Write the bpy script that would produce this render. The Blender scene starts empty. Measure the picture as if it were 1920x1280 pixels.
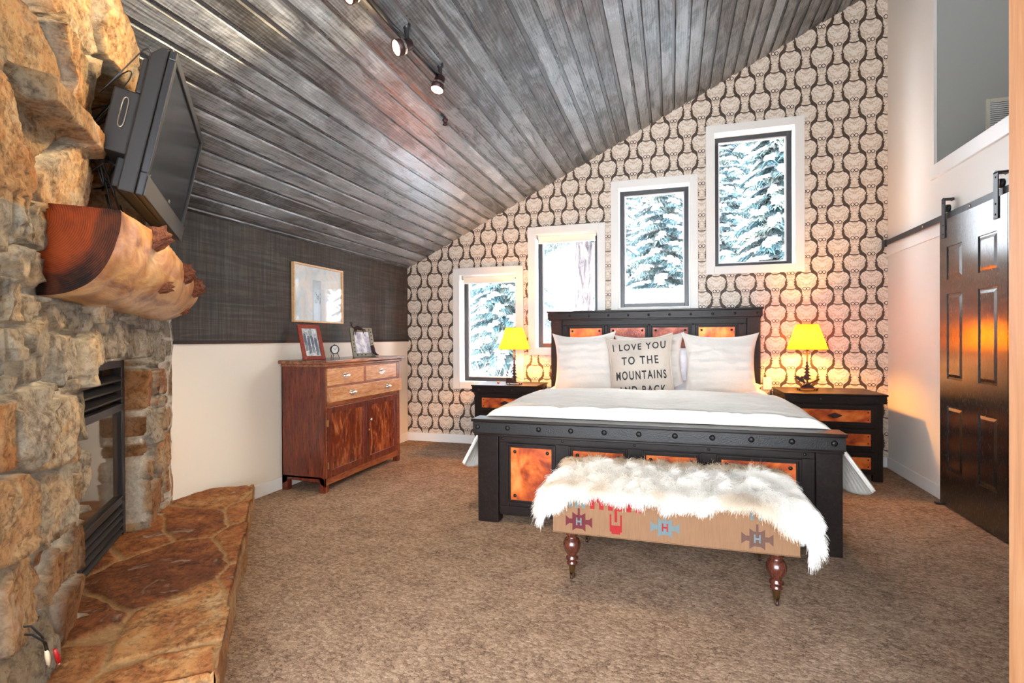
import bpy, bmesh, math, random
import numpy as np
from mathutils import Vector, Matrix
R_ = math.radians
random.seed(7)
rng = np.random.default_rng(11)
scn = bpy.context.scene
COL = scn.collection

# ---------------------------------------------------------------- camera, world, exposure
EYE = Vector((0, 0, 1.15))
yaw, pit, rol = R_(17.038), R_(-0.281), R_(-0.295)
fw = Vector((-math.sin(yaw) * math.cos(pit), math.cos(yaw) * math.cos(pit), math.sin(pit)))
rt = Vector((math.cos(yaw), math.sin(yaw), 0))
up = rt.cross(fw)
rt2 = rt * math.cos(rol) + up * math.sin(rol)
up2 = up * math.cos(rol) - rt * math.sin(rol)
cd = bpy.data.cameras.new('camera')
cam = bpy.data.objects.new('camera', cd)
COL.objects.link(cam)
cd.sensor_width = 36
cd.lens = 36 * 981.45 / 1920
cd.clip_start = 0.02
cam.matrix_world = Matrix(((rt2.x, up2.x, -fw.x, EYE.x), (rt2.y, up2.y, -fw.y, EYE.y), (rt2.z, up2.z, -fw.z, EYE.z), (0, 0, 0, 1)))
scn.camera = cam

w = bpy.data.worlds.new('winter_sky')
scn.world = w
w.use_nodes = True
bg = w.node_tree.nodes['Background']
bg.inputs[0].default_value = (0.86, 0.93, 1.0, 1)
bg.inputs[1].default_value = 8.0
sd = bpy.data.lights.new('tree_fill_sun', 'SUN'); sd.energy = 2.5; sd.angle = R_(25); sd.color = (1, 0.97, 0.93)  # side sun added to brighten the trees; the day itself is overcast
so = bpy.data.objects.new('tree_fill_sun', sd); COL.objects.link(so)
so.matrix_world = Vector((0.8, 0.12, 0.75)).to_track_quat('Z', 'Y').to_matrix().to_4x4(); so.location = (8, 9, 9)
vs = scn.view_settings
vs.view_transform = 'Standard'
vs.look = 'None'
vs.exposure = 1.55
vs.gamma = 1
vs.use_curve_mapping = False
scn.cycles.use_denoising = True
scn.cycles.max_bounces = 8
scn.cycles.diffuse_bounces = 5
scn.cycles.glossy_bounces = 4
scn.cycles.transmission_bounces = 6
scn.cycles.transparent_max_bounces = 12
scn.cycles.sample_clamp_indirect = 6
scn.cycles.caustics_reflective = False
scn.cycles.caustics_refractive = False
scn.cycles.blur_glossy = 0.5

# ---------------------------------------------------------------- helpers
def lin(r, g, b):
    f = lambda v: (v / 255 / 12.92) if v / 255 <= 0.04045 else ((v / 255 + 0.055) / 1.055) ** 2.4
    return (f(r), f(g), f(b), 1)

class G:
    """small node-graph builder"""
    def __init__(s, name, rough=0.6, base=None, metal=0, spec=0.5):
        s.m = bpy.data.materials.new(name)
        s.m.use_nodes = True
        s.nt = s.m.node_tree
        s.b = s.nt.nodes['Principled BSDF']
        s.b.inputs['Roughness'].default_value = rough
        s.b.inputs['Metallic'].default_value = metal
        s.b.inputs['Specular IOR Level'].default_value = spec
        if base: s.b.inputs['Base Color'].default_value = base
    def n(s, t, ins=None, **pr):
        nd = s.nt.nodes.new(t)
        for k, v in pr.items(): setattr(nd, k, v)
        for k, v in (ins or {}).items(): s.put(nd.inputs[k], v)
        return nd
    def put(s, sock, v):
        if isinstance(v, bpy.types.NodeSocket): s.nt.links.new(v, sock)
        else: sock.default_value = v
    def co(s, kind='Object', scale=(1, 1, 1), rot=(0, 0, 0), loc=(0, 0, 0)):
        t = s.n('ShaderNodeTexCoord')
        return s.n('ShaderNodeMapping', {'Vector': t.outputs[kind], 'Scale': scale, 'Rotation': rot, 'Location': loc}).outputs[0]
    def noise(s, vec, scale=5, det=4, rough=0.55, dist=0):
        return s.n('ShaderNodeTexNoise', {'Vector': vec, 'Scale': scale, 'Detail': det, 'Roughness': rough, 'Distortion': dist}).outputs[0]
    def vor(s, vec, scale=5, feat='F1', out=0):
        return s.n('ShaderNodeTexVoronoi', {'Vector': vec, 'Scale': scale}, feature=feat).outputs[out]
    def wave(s, vec, scale=5, dist=2, det=2, dscale=1, kind='BANDS', d='X'):
        nd = s.n('ShaderNodeTexWave', {'Vector': vec, 'Scale': scale, 'Distortion': dist, 'Detail': det, 'Detail Scale': dscale}, wave_type=kind)
        if kind == 'BANDS': nd.bands_direction = d
        else: nd.rings_direction = d
        return nd.outputs[1]
    def ramp(s, fac, stops, interp='LINEAR'):
        nd = s.n('ShaderNodeValToRGB', {'Fac': fac})
        cr = nd.color_ramp; cr.interpolation = interp
        while len(cr.elements) < len(stops): cr.elements.new(0.5)
        for e, (p, c) in zip(cr.elements, stops):
            e.position = p
            e.color = c if len(c) == 4 else (*c, 1)
        return nd.outputs[0]
    def val(s, fac, a, b, lo=0.0, hi=1.0):
        nd = s.n('ShaderNodeMapRange', {0: fac, 1: a, 2: b, 3: lo, 4: hi})
        return nd.outputs[0]
    def mix(s, fac, a, b, mode='MIX'):
        nd = s.n('ShaderNodeMix', data_type='RGBA', blend_type=mode)
        s.put(nd.inputs[0], fac); s.put(nd.inputs[6], a); s.put(nd.inputs[7], b)
        return nd.outputs[2]
    def ma(s, op, a, b=0.0, c=0.0, clamp=False):
        nd = s.n('ShaderNodeMath', operation=op, use_clamp=clamp)
        s.put(nd.inputs[0], a); s.put(nd.inputs[1], b); s.put(nd.inputs[2], c)
        return nd.outputs[0]
    def bump(s, h, strength=0.5, dist=0.01, prev=None):
        nd = s.n('ShaderNodeBump', {'Height': h, 'Strength': strength, 'Distance': dist})
        if prev is not None: s.put(nd.inputs['Normal'], prev)
        s.put(s.b.inputs['Normal'], nd.outputs[0])
        return nd.outputs[0]
    def col(s, c): s.put(s.b.inputs['Base Color'], c)
    def rough(s, c): s.put(s.b.inputs['Roughness'], c)

class MB:
    def __init__(s): s.v = []; s.f = []; s.mi = []; s.sm = []
    def add(s, verts, faces, mi=0, smooth=False):
        o = len(s.v)
        s.v += [tuple(v) for v in verts]
        for f in faces:
            s.f.append(tuple(i + o for i in f)); s.mi.append(mi); s.sm.append(smooth)
        return s
    def box(s, x0, x1, y0, y1, z0, z1, mi=0):
        v = [(x, y, z) for z in (z0, z1) for y in (y0, y1) for x in (x0, x1)]
        return s.add(v, [(0, 2, 3, 1), (4, 5, 7, 6), (0, 1, 5, 4), (2, 6, 7, 3), (0, 4, 6, 2), (1, 3, 7, 5)], mi)
    def obox(s, M, sx, sy, sz, mi=0):
        v = [M @ Vector((x * sx / 2, y * sy / 2, z * sz / 2)) for z in (-1, 1) for y in (-1, 1) for x in (-1, 1)]
        return s.add(v, [(0, 2, 3, 1), (4, 5, 7, 6), (0, 1, 5, 4), (2, 6, 7, 3), (0, 4, 6, 2), (1, 3, 7, 5)], mi)
    def poly(s, pts, t, axis='y', at=0.0, mi=0):
        """extruded outline: pts in the plane across axis"""
        n = len(pts)
        def P(p, k):
            if axis == 'y': return (p[0], at + k, p[1])
            if axis == 'x': return (at + k, p[0], p[1])
            return (p[0], p[1], at + k)
        v = [P(p, 0) for p in pts] + [P(p, t) for p in pts]
        f = [tuple(range(n)), tuple(range(2 * n - 1, n - 1, -1))] + [(i, i + n, (i + 1) % n + n, (i + 1) % n) for i in range(n)]
        return s.add(v, f, mi)
    def lathe(s, prof, c=(0, 0, 0), n=24, axis='z', mi=0, smooth=True, cap=True):
        v = []; f = []
        m = len(prof)
        for i in range(n):
            a = 2 * math.pi * i / n
            for r, h in prof:
                p = (r * math.cos(a), r * math.sin(a), h)
                if axis == 'y': p = (p[0], p[2], p[1])
                if axis == 'x': p = (p[2], p[0], p[1])
                v.append((p[0] + c[0], p[1] + c[1], p[2] + c[2]))
        for i in range(n):
            j = (i + 1) % n
            for k in range(m - 1): f.append((i * m + k, j * m + k, j * m + k + 1, i * m + k + 1))
        if cap:
            if prof[0][0] > 1e-4: f.append(tuple(i * m for i in range(n))[::-1])
            if prof[-1][0] > 1e-4: f.append(tuple(i * m + m - 1 for i in range(n)))
        return s.add(v, f, mi, smooth)
    def tube(s, pts, r, n=8, mi=0, smooth=True):
        pts = [Vector(p) for p in pts]
        rr = r if isinstance(r, (list, tuple)) else [r] * len(pts)
        v = []; f = []
        t0 = (pts[1] - pts[0]).normalized()
        u = t0.orthogonal().normalized()
        for i, p in enumerate(pts):
            t = (pts[min(i + 1, len(pts) - 1)] - pts[max(i - 1, 0)]).normalized()
            u = (u - t * u.dot(t)).normalized()
            w_ = t.cross(u)
            for k in range(n):
                a = 2 * math.pi * k / n
                v.append(p + (u * math.cos(a) + w_ * math.sin(a)) * rr[i])
        for i in range(len(pts) - 1):
            for k in range(n):
                f.append((i * n + k, i * n + (k + 1) % n, (i + 1) * n + (k + 1) % n, (i + 1) * n + k))
        f.append(tuple(range(n))[::-1]); f.append(tuple((len(pts) - 1) * n + k for k in range(n)))
        return s.add(v, f, mi, smooth)
    def dome(s, c, r, h, axis='-y', n=14, mi=0):
        prof = [(r * math.cos(a), h * math.sin(a)) for a in [i * math.pi / 2 / 4 for i in range(4)]] + [(0.0001, h)]
        prof = [(r, -0.002)] + prof
        v = []; f = []; m = len(prof)
        for i in range(n):
            a = 2 * math.pi * i / n
            for q, hh in prof:
                x, y = q * math.cos(a), q * math.sin(a)
                p = {'-y': (x, -hh, y), 'x': (hh, x, y), '-x': (-hh, x, y), 'z': (x, y, hh), 'y': (x, hh, y)}[axis]
                v.append((p[0] + c[0], p[1] + c[1], p[2] + c[2]))
        for i in range(n):
            j = (i + 1) % n
            for k in range(m - 1): f.append((i * m + k, j * m + k, j * m + k + 1, i * m + k + 1))
        return s.add(v, f, mi, True)
    def grid(s, fn, nu, nv, mi=0, smooth=True, flip=False):
        v = [fn(i / nu, j / nv) for j in range(nv + 1) for i in range(nu + 1)]
        f = []
        for j in range(nv):
            for i in range(nu):
                a = j * (nu + 1) + i
                q = (a, a + 1, a + nu + 2, a + nu + 1)
                f.append(q[::-1] if flip else q)
        return s.add(v, f, mi, smooth)
    def build(s, name, mats, parent=None, bevel=0, seg=2, fixn=True, kind=None, solid=0):
        me = bpy.data.meshes.new(name)
        me.from_pydata([tuple(v) for v in s.v], [], s.f)
        mats = mats if isinstance(mats, (list, tuple)) else [mats]
        for m in mats: me.materials.append(m.m if isinstance(m, G) else m)
        me.polygons.foreach_set('material_index', s.mi)
        me.polygons.foreach_set('use_smooth', s.sm)
        if fixn:
            bm = bmesh.new(); bm.from_mesh(me)
            bmesh.ops.recalc_face_normals(bm, faces=bm.faces)
            bm.to_mesh(me); bm.free()
        me.update()
        o = bpy.data.objects.new(name, me)
        COL.objects.link(o)
        if parent: o.parent = parent
        if solid:
            md = o.modifiers.new('s', 'SOLIDIFY'); md.thickness = solid; md.offset = 0
        if bevel:
            md = o.modifiers.new('b', 'BEVEL'); md.width = bevel; md.segments = seg; md.limit_method = 'ANGLE'; md.angle_limit = R_(40)
            md.harden_normals = False
        if kind: o['kind'] = kind
        return o

def thing(name, label, cat, loc=(0, 0, 0), rz=0, group=None, mat=None):
    o = bpy.data.objects.new(name, None); COL.objects.link(o)
    o.empty_display_size = 0.1
    if mat is not None: o.matrix_world = mat
    else: o.location = loc; o.rotation_euler = (0, 0, rz)
    o['label'] = label; o['category'] = cat
    if group: o['group'] = group
    return o
def tag(o, label, cat, group=None):
    o['label'] = label; o['category'] = cat
    if group: o['group'] = group
    return o
def copy_tree(o, parent=None):
    c = o.copy(); COL.objects.link(c); c.parent = parent
    for ch in list(o.children): copy_tree(ch, c)
    return c
def np_mesh(name, V, F, mats, parent=None, smooth=True):
    me = bpy.data.meshes.new(name)
    me.vertices.add(len(V)); me.vertices.foreach_set('co', np.asarray(V, np.float32).ravel())
    F = np.asarray(F, np.int32); k = F.shape[1]
    me.loops.add(F.size); me.loops.foreach_set('vertex_index', F.ravel())
    me.polygons.add(len(F)); me.polygons.foreach_set('loop_start', np.arange(0, F.size, k, dtype=np.int32))
    me.polygons.foreach_set('loop_total', np.full(len(F), k, np.int32))
    me.polygons.foreach_set('use_smooth', np.full(len(F), smooth))
    me.update(calc_edges=True); me.validate()
    for m in (mats if isinstance(mats, (list, tuple)) else [mats]): me.materials.append(m.m if isinstance(m, G) else m)
    o = bpy.data.objects.new(name, me); COL.objects.link(o)
    if parent: o.parent = parent
    return o

# value noise for mesh shapes
_LAT = rng.random((64, 64))
def vnoise(x, y):
    x = np.asarray(x, float); y = np.asarray(y, float)
    xi = np.floor(x).astype(int); yi = np.floor(y).astype(int)
    fx = x - xi; fy = y - yi
    fx = fx * fx * (3 - 2 * fx); fy = fy * fy * (3 - 2 * fy)
    g = lambda a, b: _LAT[a % 64, b % 64]
    return (g(xi, yi) * (1 - fx) + g(xi + 1, yi) * fx) * (1 - fy) + (g(xi, yi + 1) * (1 - fx) + g(xi + 1, yi + 1) * fx) * fy
def fbm(x, y, o=4):
    t = 0; a = 0.5; k = 1
    for i in range(o):
        t = t + a * (vnoise(x * k + 7.3 * i, y * k + 3.1 * i) - 0.5); a *= 0.5; k *= 2.03
    return t

# ---------------------------------------------------------------- materials
def plain(name, c, rough=0.6, metal=0, spec=0.5): return G(name, rough, c, metal, spec)

def wood(name, cols, stretch=(1, 1, 14), scale=3.0, rough=0.4, bumps=0.15, dist=1.2, coat=0):
    g = G(name, rough)
    sc = tuple(1.0 / k * 4 for k in stretch)
    v = g.co('Object', scale=sc)
    a = g.noise(v, scale * 2.2, 5, 0.6, dist)
    b = g.noise(v, scale * 14, 3, 0.6, 0.3)
    f = g.ma('ADD', g.ma('MULTIPLY', a, 0.78), g.ma('MULTIPLY', b, 0.22))
    g.col(g.ramp(f, [(0.28, cols[0]), (0.5, cols[1]), (0.72, cols[2])]))
    g.rough(g.val(b, 0.3, 0.7, rough - 0.06, rough + 0.1))
    g.b.inputs['Coat Weight'].default_value = coat
    g.b.inputs['Coat Roughness'].default_value = 0.25
    g.bump(f, bumps, 0.004)
    return g

M = {}
M['white_paint'] = G('white_paint', 0.55, lin(236, 230, 222))
M['white_paint'].bump(M['white_paint'].noise(M['white_paint'].co(), 220, 2), 0.05, 0.002)
M['cream_paint'] = G('cream_paint', 0.6, lin(238, 226, 208))
M['cream_paint'].bump(M['cream_paint'].noise(M['cream_paint'].co(), 160, 3), 0.06, 0.002)
M['grey_paint'] = G('grey_paint', 0.8, lin(172, 170, 164))
M['grey_paint'].bump(M['grey_paint'].noise(M['grey_paint'].co(), 120, 3), 0.12, 0.003)
M['trim_paint'] = G('trim_paint', 0.4, lin(240, 238, 234))
M['casing_paint'] = G('casing_paint', 0.45, lin(226, 222, 216))
M['espresso'] = wood('espresso_wood', [lin(17, 11, 9), lin(27, 18, 15), lin(42, 29, 23)], (1, 1, 1), 4, 0.4, 0.08)
M['espresso_x'] = wood('espresso_wood_rail', [lin(17, 11, 9), lin(27, 18, 15), lin(42, 29, 23)], (10, 1, 1), 3, 0.36, 0.08)
for k_ in ('espresso', 'espresso_x'): M[k_].b.inputs['Specular IOR Level'].default_value = 0.22
M['iron'] = G('hammered_iron', 0.45, lin(30, 28, 28), 0.4)
M['iron'].bump(M['iron'].vor(M['iron'].co(), 170), 0.35, 0.002)
M['black_metal'] = G('black_metal', 0.42, lin(42, 42, 45), 0.35)
M['nail'] = G('nail_iron', 0.4, lin(34, 32, 30), 0.6)
def copper(name, seed, cs=((104, 44, 40), (172, 74, 38), (218, 108, 44), (236, 148, 80))):
    g = G(name, 0.36, None, 0.55)
    v = g.co('Object', loc=(seed, seed * 0.7, seed * 1.3))
    a = g.noise(v, 5.5, 6, 0.6, 0.8)
    b = g.noise(v, 22, 4, 0.6)
    f = g.ma('ADD', g.ma('MULTIPLY', a, 0.8), g.ma('MULTIPLY', b, 0.2))
    g.col(g.ramp(f, [(p_, lin(*c_)) for p_, c_ in zip((0.33, 0.44, 0.54, 0.68), cs)]))
    g.rough(g.val(b, 0.3, 0.7, 0.28, 0.5))
    g.bump(g.noise(v, 60, 2), 0.12, 0.002)
    return g
M['copper'] = copper('copper_sheet', 1.7)
g = copper('hammered_copper', 5.1, ((84, 40, 36), (112, 56, 46), (138, 74, 58), (160, 96, 76))); g.bump(g.vor(g.co(), 90), 0.5, 0.003); M['copper_h'] = g
M['mahogany'] = wood('mahogany', [lin(40, 14, 11), lin(96, 36, 23), lin(150, 70, 42)], (1, 1, 9), 2.6, 0.3, 0.1, 2.0, 0.3)
M['mahogany_y'] = wood('mahogany_rail', [lin(82, 34, 20), lin(140, 74, 42), lin(190, 120, 74)], (1, 9, 1), 3.2, 0.3, 0.1, 1.2, 0.3)
g = wood('flame_mahogany', [lin(44, 18, 16), lin(120, 50, 28), lin(208, 120, 64)], (1, 1.3, 4.5), 1.1, 0.22, 0.06, 3.0, 0.5); M['flame'] = g
M['drawer_wood'] = wood('pale_mahogany', [lin(166, 102, 62), lin(208, 148, 100), lin(232, 184, 140)], (1, 9, 1), 2.6, 0.26, 0.08, 1.2, 0.4)
M['top_wood'] = wood('dresser_top_wood', [lin(66, 34, 24), lin(128, 76, 50), lin(178, 122, 88)], (1, 9, 1), 3, 0.2, 0.06, 1.0, 0.5)
M['brass'] = G('worn_brass', 0.28, lin(196, 170, 120), 0.95)
M['silver'] = G('pale_metal', 0.25, lin(214, 206, 196), 0.9)
M['walnut'] = wood('turned_walnut', [lin(38, 17, 12), lin(74, 34, 24), lin(104, 54, 38)], (1, 1, 6), 6, 0.2, 0.05, 1, 0.5)
M['pine'] = wood('light_frame_wood', [lin(190, 140, 96), lin(222, 178, 130), lin(238, 204, 160)], (1, 1, 1), 6, 0.4, 0.05)
M['pine_trim'] = wood('warm_pine_trim', [lin(186, 128, 86), lin(208, 150, 106), lin(222, 172, 128)], (1, 1, 12), 3, 0.45, 0.1)
M['bronze'] = G('rust_bronze', 0.5, lin(92, 50, 38), 0.5)
M['bronze_dark'] = G('dark_bronze', 0.5, lin(56, 34, 34), 0.4)
M['glass'] = G('window_glass', 0.0, (1, 1, 1, 1))
g = M['glass']
mixn = g.n('ShaderNodeMixShader'); tr = g.n('ShaderNodeBsdfTransparent'); gl = g.n('ShaderNodeBsdfGlossy', {'Roughness': 0.0})
fr = g.ma('ADD', g.ma('MULTIPLY', g.ma('POWER', g.n('ShaderNodeLayerWeight', {'Blend': 0.5}).outputs[1], 5.0), 0.8), 0.04)
g.nt.links.new(fr, mixn.inputs[0]); g.nt.links.new(tr.outputs[0], mixn.inputs[1]); g.nt.links.new(gl.outputs[0], mixn.inputs[2])
g.nt.links.new(mixn.outputs[0], g.nt.nodes['Material Output'].inputs[0])
M['dark_sash'] = G('dark_sash', 0.35, lin(24, 24, 30))
M['bead'] = G('sash_bead', 0.4, lin(205, 192, 188))
M['blind'] = G('blind_cloth', 0.8, lin(240, 226, 206))

# wallpaper
g = G('stag_wallpaper', 0.62)
sep = g.n('ShaderNodeSeparateXYZ', {0: g.co()})
X, Z = sep.outputs[0], sep.outputs[2]
PX = 0.1285
ph = g.ma('SUBTRACT', g.ma('MULTIPLY', Z, 3.472), g.ma('MULTIPLY', g.ma('POWER', Z, 4.0), 0.0030))
masks = []; orn = []
W = [(0, 0.0376), (0.025, 0.0556), (0.06, 0.0696), (0.1, 0.0776), (0.15, 0.0856), (0.2, 0.0866), (0.25, 0.0806), (0.33, 0.0786), (0.39, 0.0706), (0.44, 0.0566), (0.48, 0.0436), (0.51, 0.0376), (0.57, 0.0356), (0.65, 0.0356), (0.69, 0.0286), (0.72, 0.0336), (0.76, 0.0226), (0.79, 0.0306), (0.83, 0.0276), (0.9, 0.0326), (0.96, 0.0386), (1, 0.0396)]
for k in (0, 1):
    fx = g.ma('FRACT', g.ma('ADD', g.ma('DIVIDE', g.ma('SUBTRACT', X, 1.560), 2 * PX), 0.5 + 0.5 * k))
    dx = g.ma('ABSOLUTE', g.ma('MULTIPLY', g.ma('SUBTRACT', fx, 0.5), 2 * PX))
    v = g.ma('FRACT', g.ma('ADD', g.ma('MULTIPLY', ph, -1.0), 12.02 + 0.487 + 0.5 * k))
    fc = g.n('ShaderNodeFloatCurve', {'Value': v})
    cu = fc.mapping.curves[0]
    while len(cu.points) < len(W): cu.points.new(0.5, 0.5)
    for pt, (a, b) in zip(cu.points, W): pt.location = (a, b * 10)
    for pt in cu.points: pt.handle_type = 'AUTO'
    fc.mapping.update()
    hw = g.ma('MULTIPLY', fc.outputs[0], 0.1)
    ragged = g.noise(g.co(scale=(1, 1, 1)), 120, 2)
    hw = g.ma('ADD', hw, g.ma('MULTIPLY', g.ma('SUBTRACT', ragged, 0.5), 0.006))
    ins = g.ma('LESS_THAN', dx, hw)
    vv = g.ma('FRACT', g.ma('ADD', v, g.ma('MULTIPLY', g.ma('MULTIPLY', dx, dx), 19.0)))
    arc = g.ma('MINIMUM', vv, g.ma('SUBTRACT', 1.0, vv))
    arcm = g.ma('GREATER_THAN', arc, 0.017)
    ax = g.ma('SUBTRACT', dx, 0.0155); az = g.ma('MULTIPLY', g.ma('SUBTRACT', v, 0.487), 0.295)
    rd = g.ma('SQRT', g.ma('ADD', g.ma('MULTIPLY', ax, ax), g.ma('MULTIPLY', az, az)))
    ring = g.ma('GREATER_THAN', g.ma('ABSOLUTE', g.ma('SUBTRACT', rd, 0.0135)), 0.003)
    arcm2 = g.ma('MAXIMUM', arcm, g.ma('GREATER_THAN', dx, 0.058))
    masks.append(g.ma('MULTIPLY', ins, g.ma('MULTIPLY', arcm2, ring)))
    cv = g.n('ShaderNodeCombineXYZ', {0: g.ma('MULTIPLY', dx, 1.0), 1: g.ma('MULTIPLY', v, 0.29), 2: 0.0}).outputs[0]
    w1 = g.wave(cv, 11, 12, 2, 2.2, 'BANDS', 'DIAGONAL')
    orn.append(g.ma('MULTIPLY', w1, ins))
light = g.ma('MAXIMUM', masks[0], masks[1])
om = g.ma('MAXIMUM', orn[0], orn[1])
lc = g.mix(g.val(om, 0.35, 0.75), lin(196, 176, 155), lin(224, 211, 197))
g.col(g.mix(light, lin(66, 50, 36), lc))
g.rough(g.val(om, 0.3, 0.8, 0.6, 0.42))
M['wallpaper'] = g

# ceiling boards: rough sawn, grey washed (boards run along Y)
g = G('rough_sawn_board', 0.42, None, 0, 0.7)
oi = g.n('ShaderNodeAttribute', attribute_name='tone', attribute_type='GEOMETRY').outputs[2]
rs = g.n('ShaderNodeAttribute', attribute_name='rise', attribute_type='GEOMETRY').outputs[2]
v = g.co('Object', scale=(1, 1, 1))
shf = g.n('ShaderNodeCombineXYZ', {0: 0.0, 1: g.ma('MULTIPLY', oi, 37.0), 2: g.ma('MULTIPLY', oi, 91.0)}).outputs[0]
def cv_(sc): return g.n('ShaderNodeVectorMath', {0: g.n('ShaderNodeMapping', {'Vector': g.n('ShaderNodeVectorMath', {0: v, 1: g.n('ShaderNodeVectorMath', {0: shf, 1: (0, 1, 0)}, operation='MULTIPLY').outputs[0]}, operation='ADD').outputs[0], 'Scale': sc}).outputs[0], 1: shf}, operation='ADD').outputs[0]
saw = g.noise(cv_((5, 95, 5)), 1.0, 4, 0.75, 1.2)
grain = g.noise(cv_((60, 2.0, 60)), 1.0, 5, 0.65, 1.5)
blot = g.noise(cv_((7, 1.8, 7)), 1.6, 6, 0.66, 1.2)
rings = g.wave(cv_((9, 1.1, 9)), 2.4, 9, 3, 1.0, 'BANDS', 'X')
f = g.ma('ADD', g.ma('ADD', g.ma('MULTIPLY', saw, 0.25), g.ma('MULTIPLY', blot, 0.61)), g.ma('ADD', g.ma('MULTIPLY', grain, 0.14), g.ma('MULTIPLY', g.ma('SUBTRACT', oi, 0.5), 0.16)))
f = g.ma('ADD', f, g.ma('MULTIPLY', rings, 0.07))
base = g.ramp(f, [(0.36, lin(28, 29, 30)), (0.46, lin(64, 66, 67)), (0.56, lin(108, 112, 114)), (0.70, lin(172, 177, 180))])
strip = g.ramp(grain, [(0.3, lin(34, 34, 35)), (0.65, lin(88, 90, 92))])
g.col(g.mix(g.val(rs, 0.2, 0.8), base, strip))
g.rough(g.val(f, 0.35, 0.65, 0.46, 0.24))
g.bump(f, 0.45, 0.005)
M['ceiling'] = g
g.b.inputs['Specular IOR Level'].default_value = 0.8

g = G('stained_plywood', 0.6, None, 0, 0.25)
v1 = g.noise(g.co('Object', scale=(1, 42, 1.6)), 1.6, 4, 0.7, 0.2)
v2 = g.noise(g.co('Object', scale=(1, 1.2, 22)), 1.2, 6, 0.66, 1.8)
v3 = g.noise(g.co('Object', scale=(1, 5, 9)), 2.2, 3, 0.5, 1.2)
sd = g.val(v3, 0.70, 0.78)
f = g.ma('ADD', g.ma('MULTIPLY', v1, 0.5), g.ma('MULTIPLY', v2, 0.5))
c = g.ramp(f, [(0.3, lin(34, 32, 29)), (0.5, lin(60, 58, 54)), (0.70, lin(94, 92, 86))])
g.col(g.mix(sd, c, lin(40, 33, 32)))
g.bump(f, 0.25, 0.004)
M['ply'] = g

g = G('loop_carpet', 0.95, None, 0, 0.1)
v = g.co('Object')
nz = g.noise(v, 6, 3, 0.5)
warp = g.n('ShaderNodeVectorMath', {0: v, 1: g.n('ShaderNodeVectorMath', {0: g.n('ShaderNodeTexNoise', {'Vector': v, 'Scale': 30.0}).outputs[1], 'Scale': 0.018}, operation='SCALE').outputs[0]}, operation='ADD').outputs[0]
wm = g.n('ShaderNodeMapping', {'Vector': warp, 'Scale': (60, 95, 1), 'Rotation': (0, 0, 0.5)}).outputs[0]
loop = g.n('ShaderNodeTexVoronoi', {'Vector': wm, 'Scale': 1.0}, feature='F1')
cellc = g.n('ShaderNodeSeparateXYZ', {0: loop.outputs[1]}).outputs[0]
fine = g.noise(v, 330, 2, 0.6)
spots = g.noise(g.co('Object', scale=(1, 1.7, 1), rot=(0, 0, 0.5)), 150, 3, 0.75)
f = g.ma('ADD', g.ma('ADD', g.ma('MULTIPLY', cellc, 0.13), g.ma('MULTIPLY', spots, 0.62)), g.ma('ADD', g.ma('MULTIPLY', g.ma('SUBTRACT', 0.75, loop.outputs[0]), 0.10), g.ma('MULTIPLY', nz, 0.16)))
g.col(g.ramp(f, [(0.32, lin(70, 54, 44)), (0.41, lin(128, 104, 86)), (0.52, lin(164, 138, 116)), (0.64, lin(196, 172, 148))]))
g.bump(g.ma('ADD', g.ma('MULTIPLY', loop.outputs[0], -0.6), g.ma('MULTIPLY', fine, 0.8)), 0.6, 0.006)
M['carpet'] = g

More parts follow.
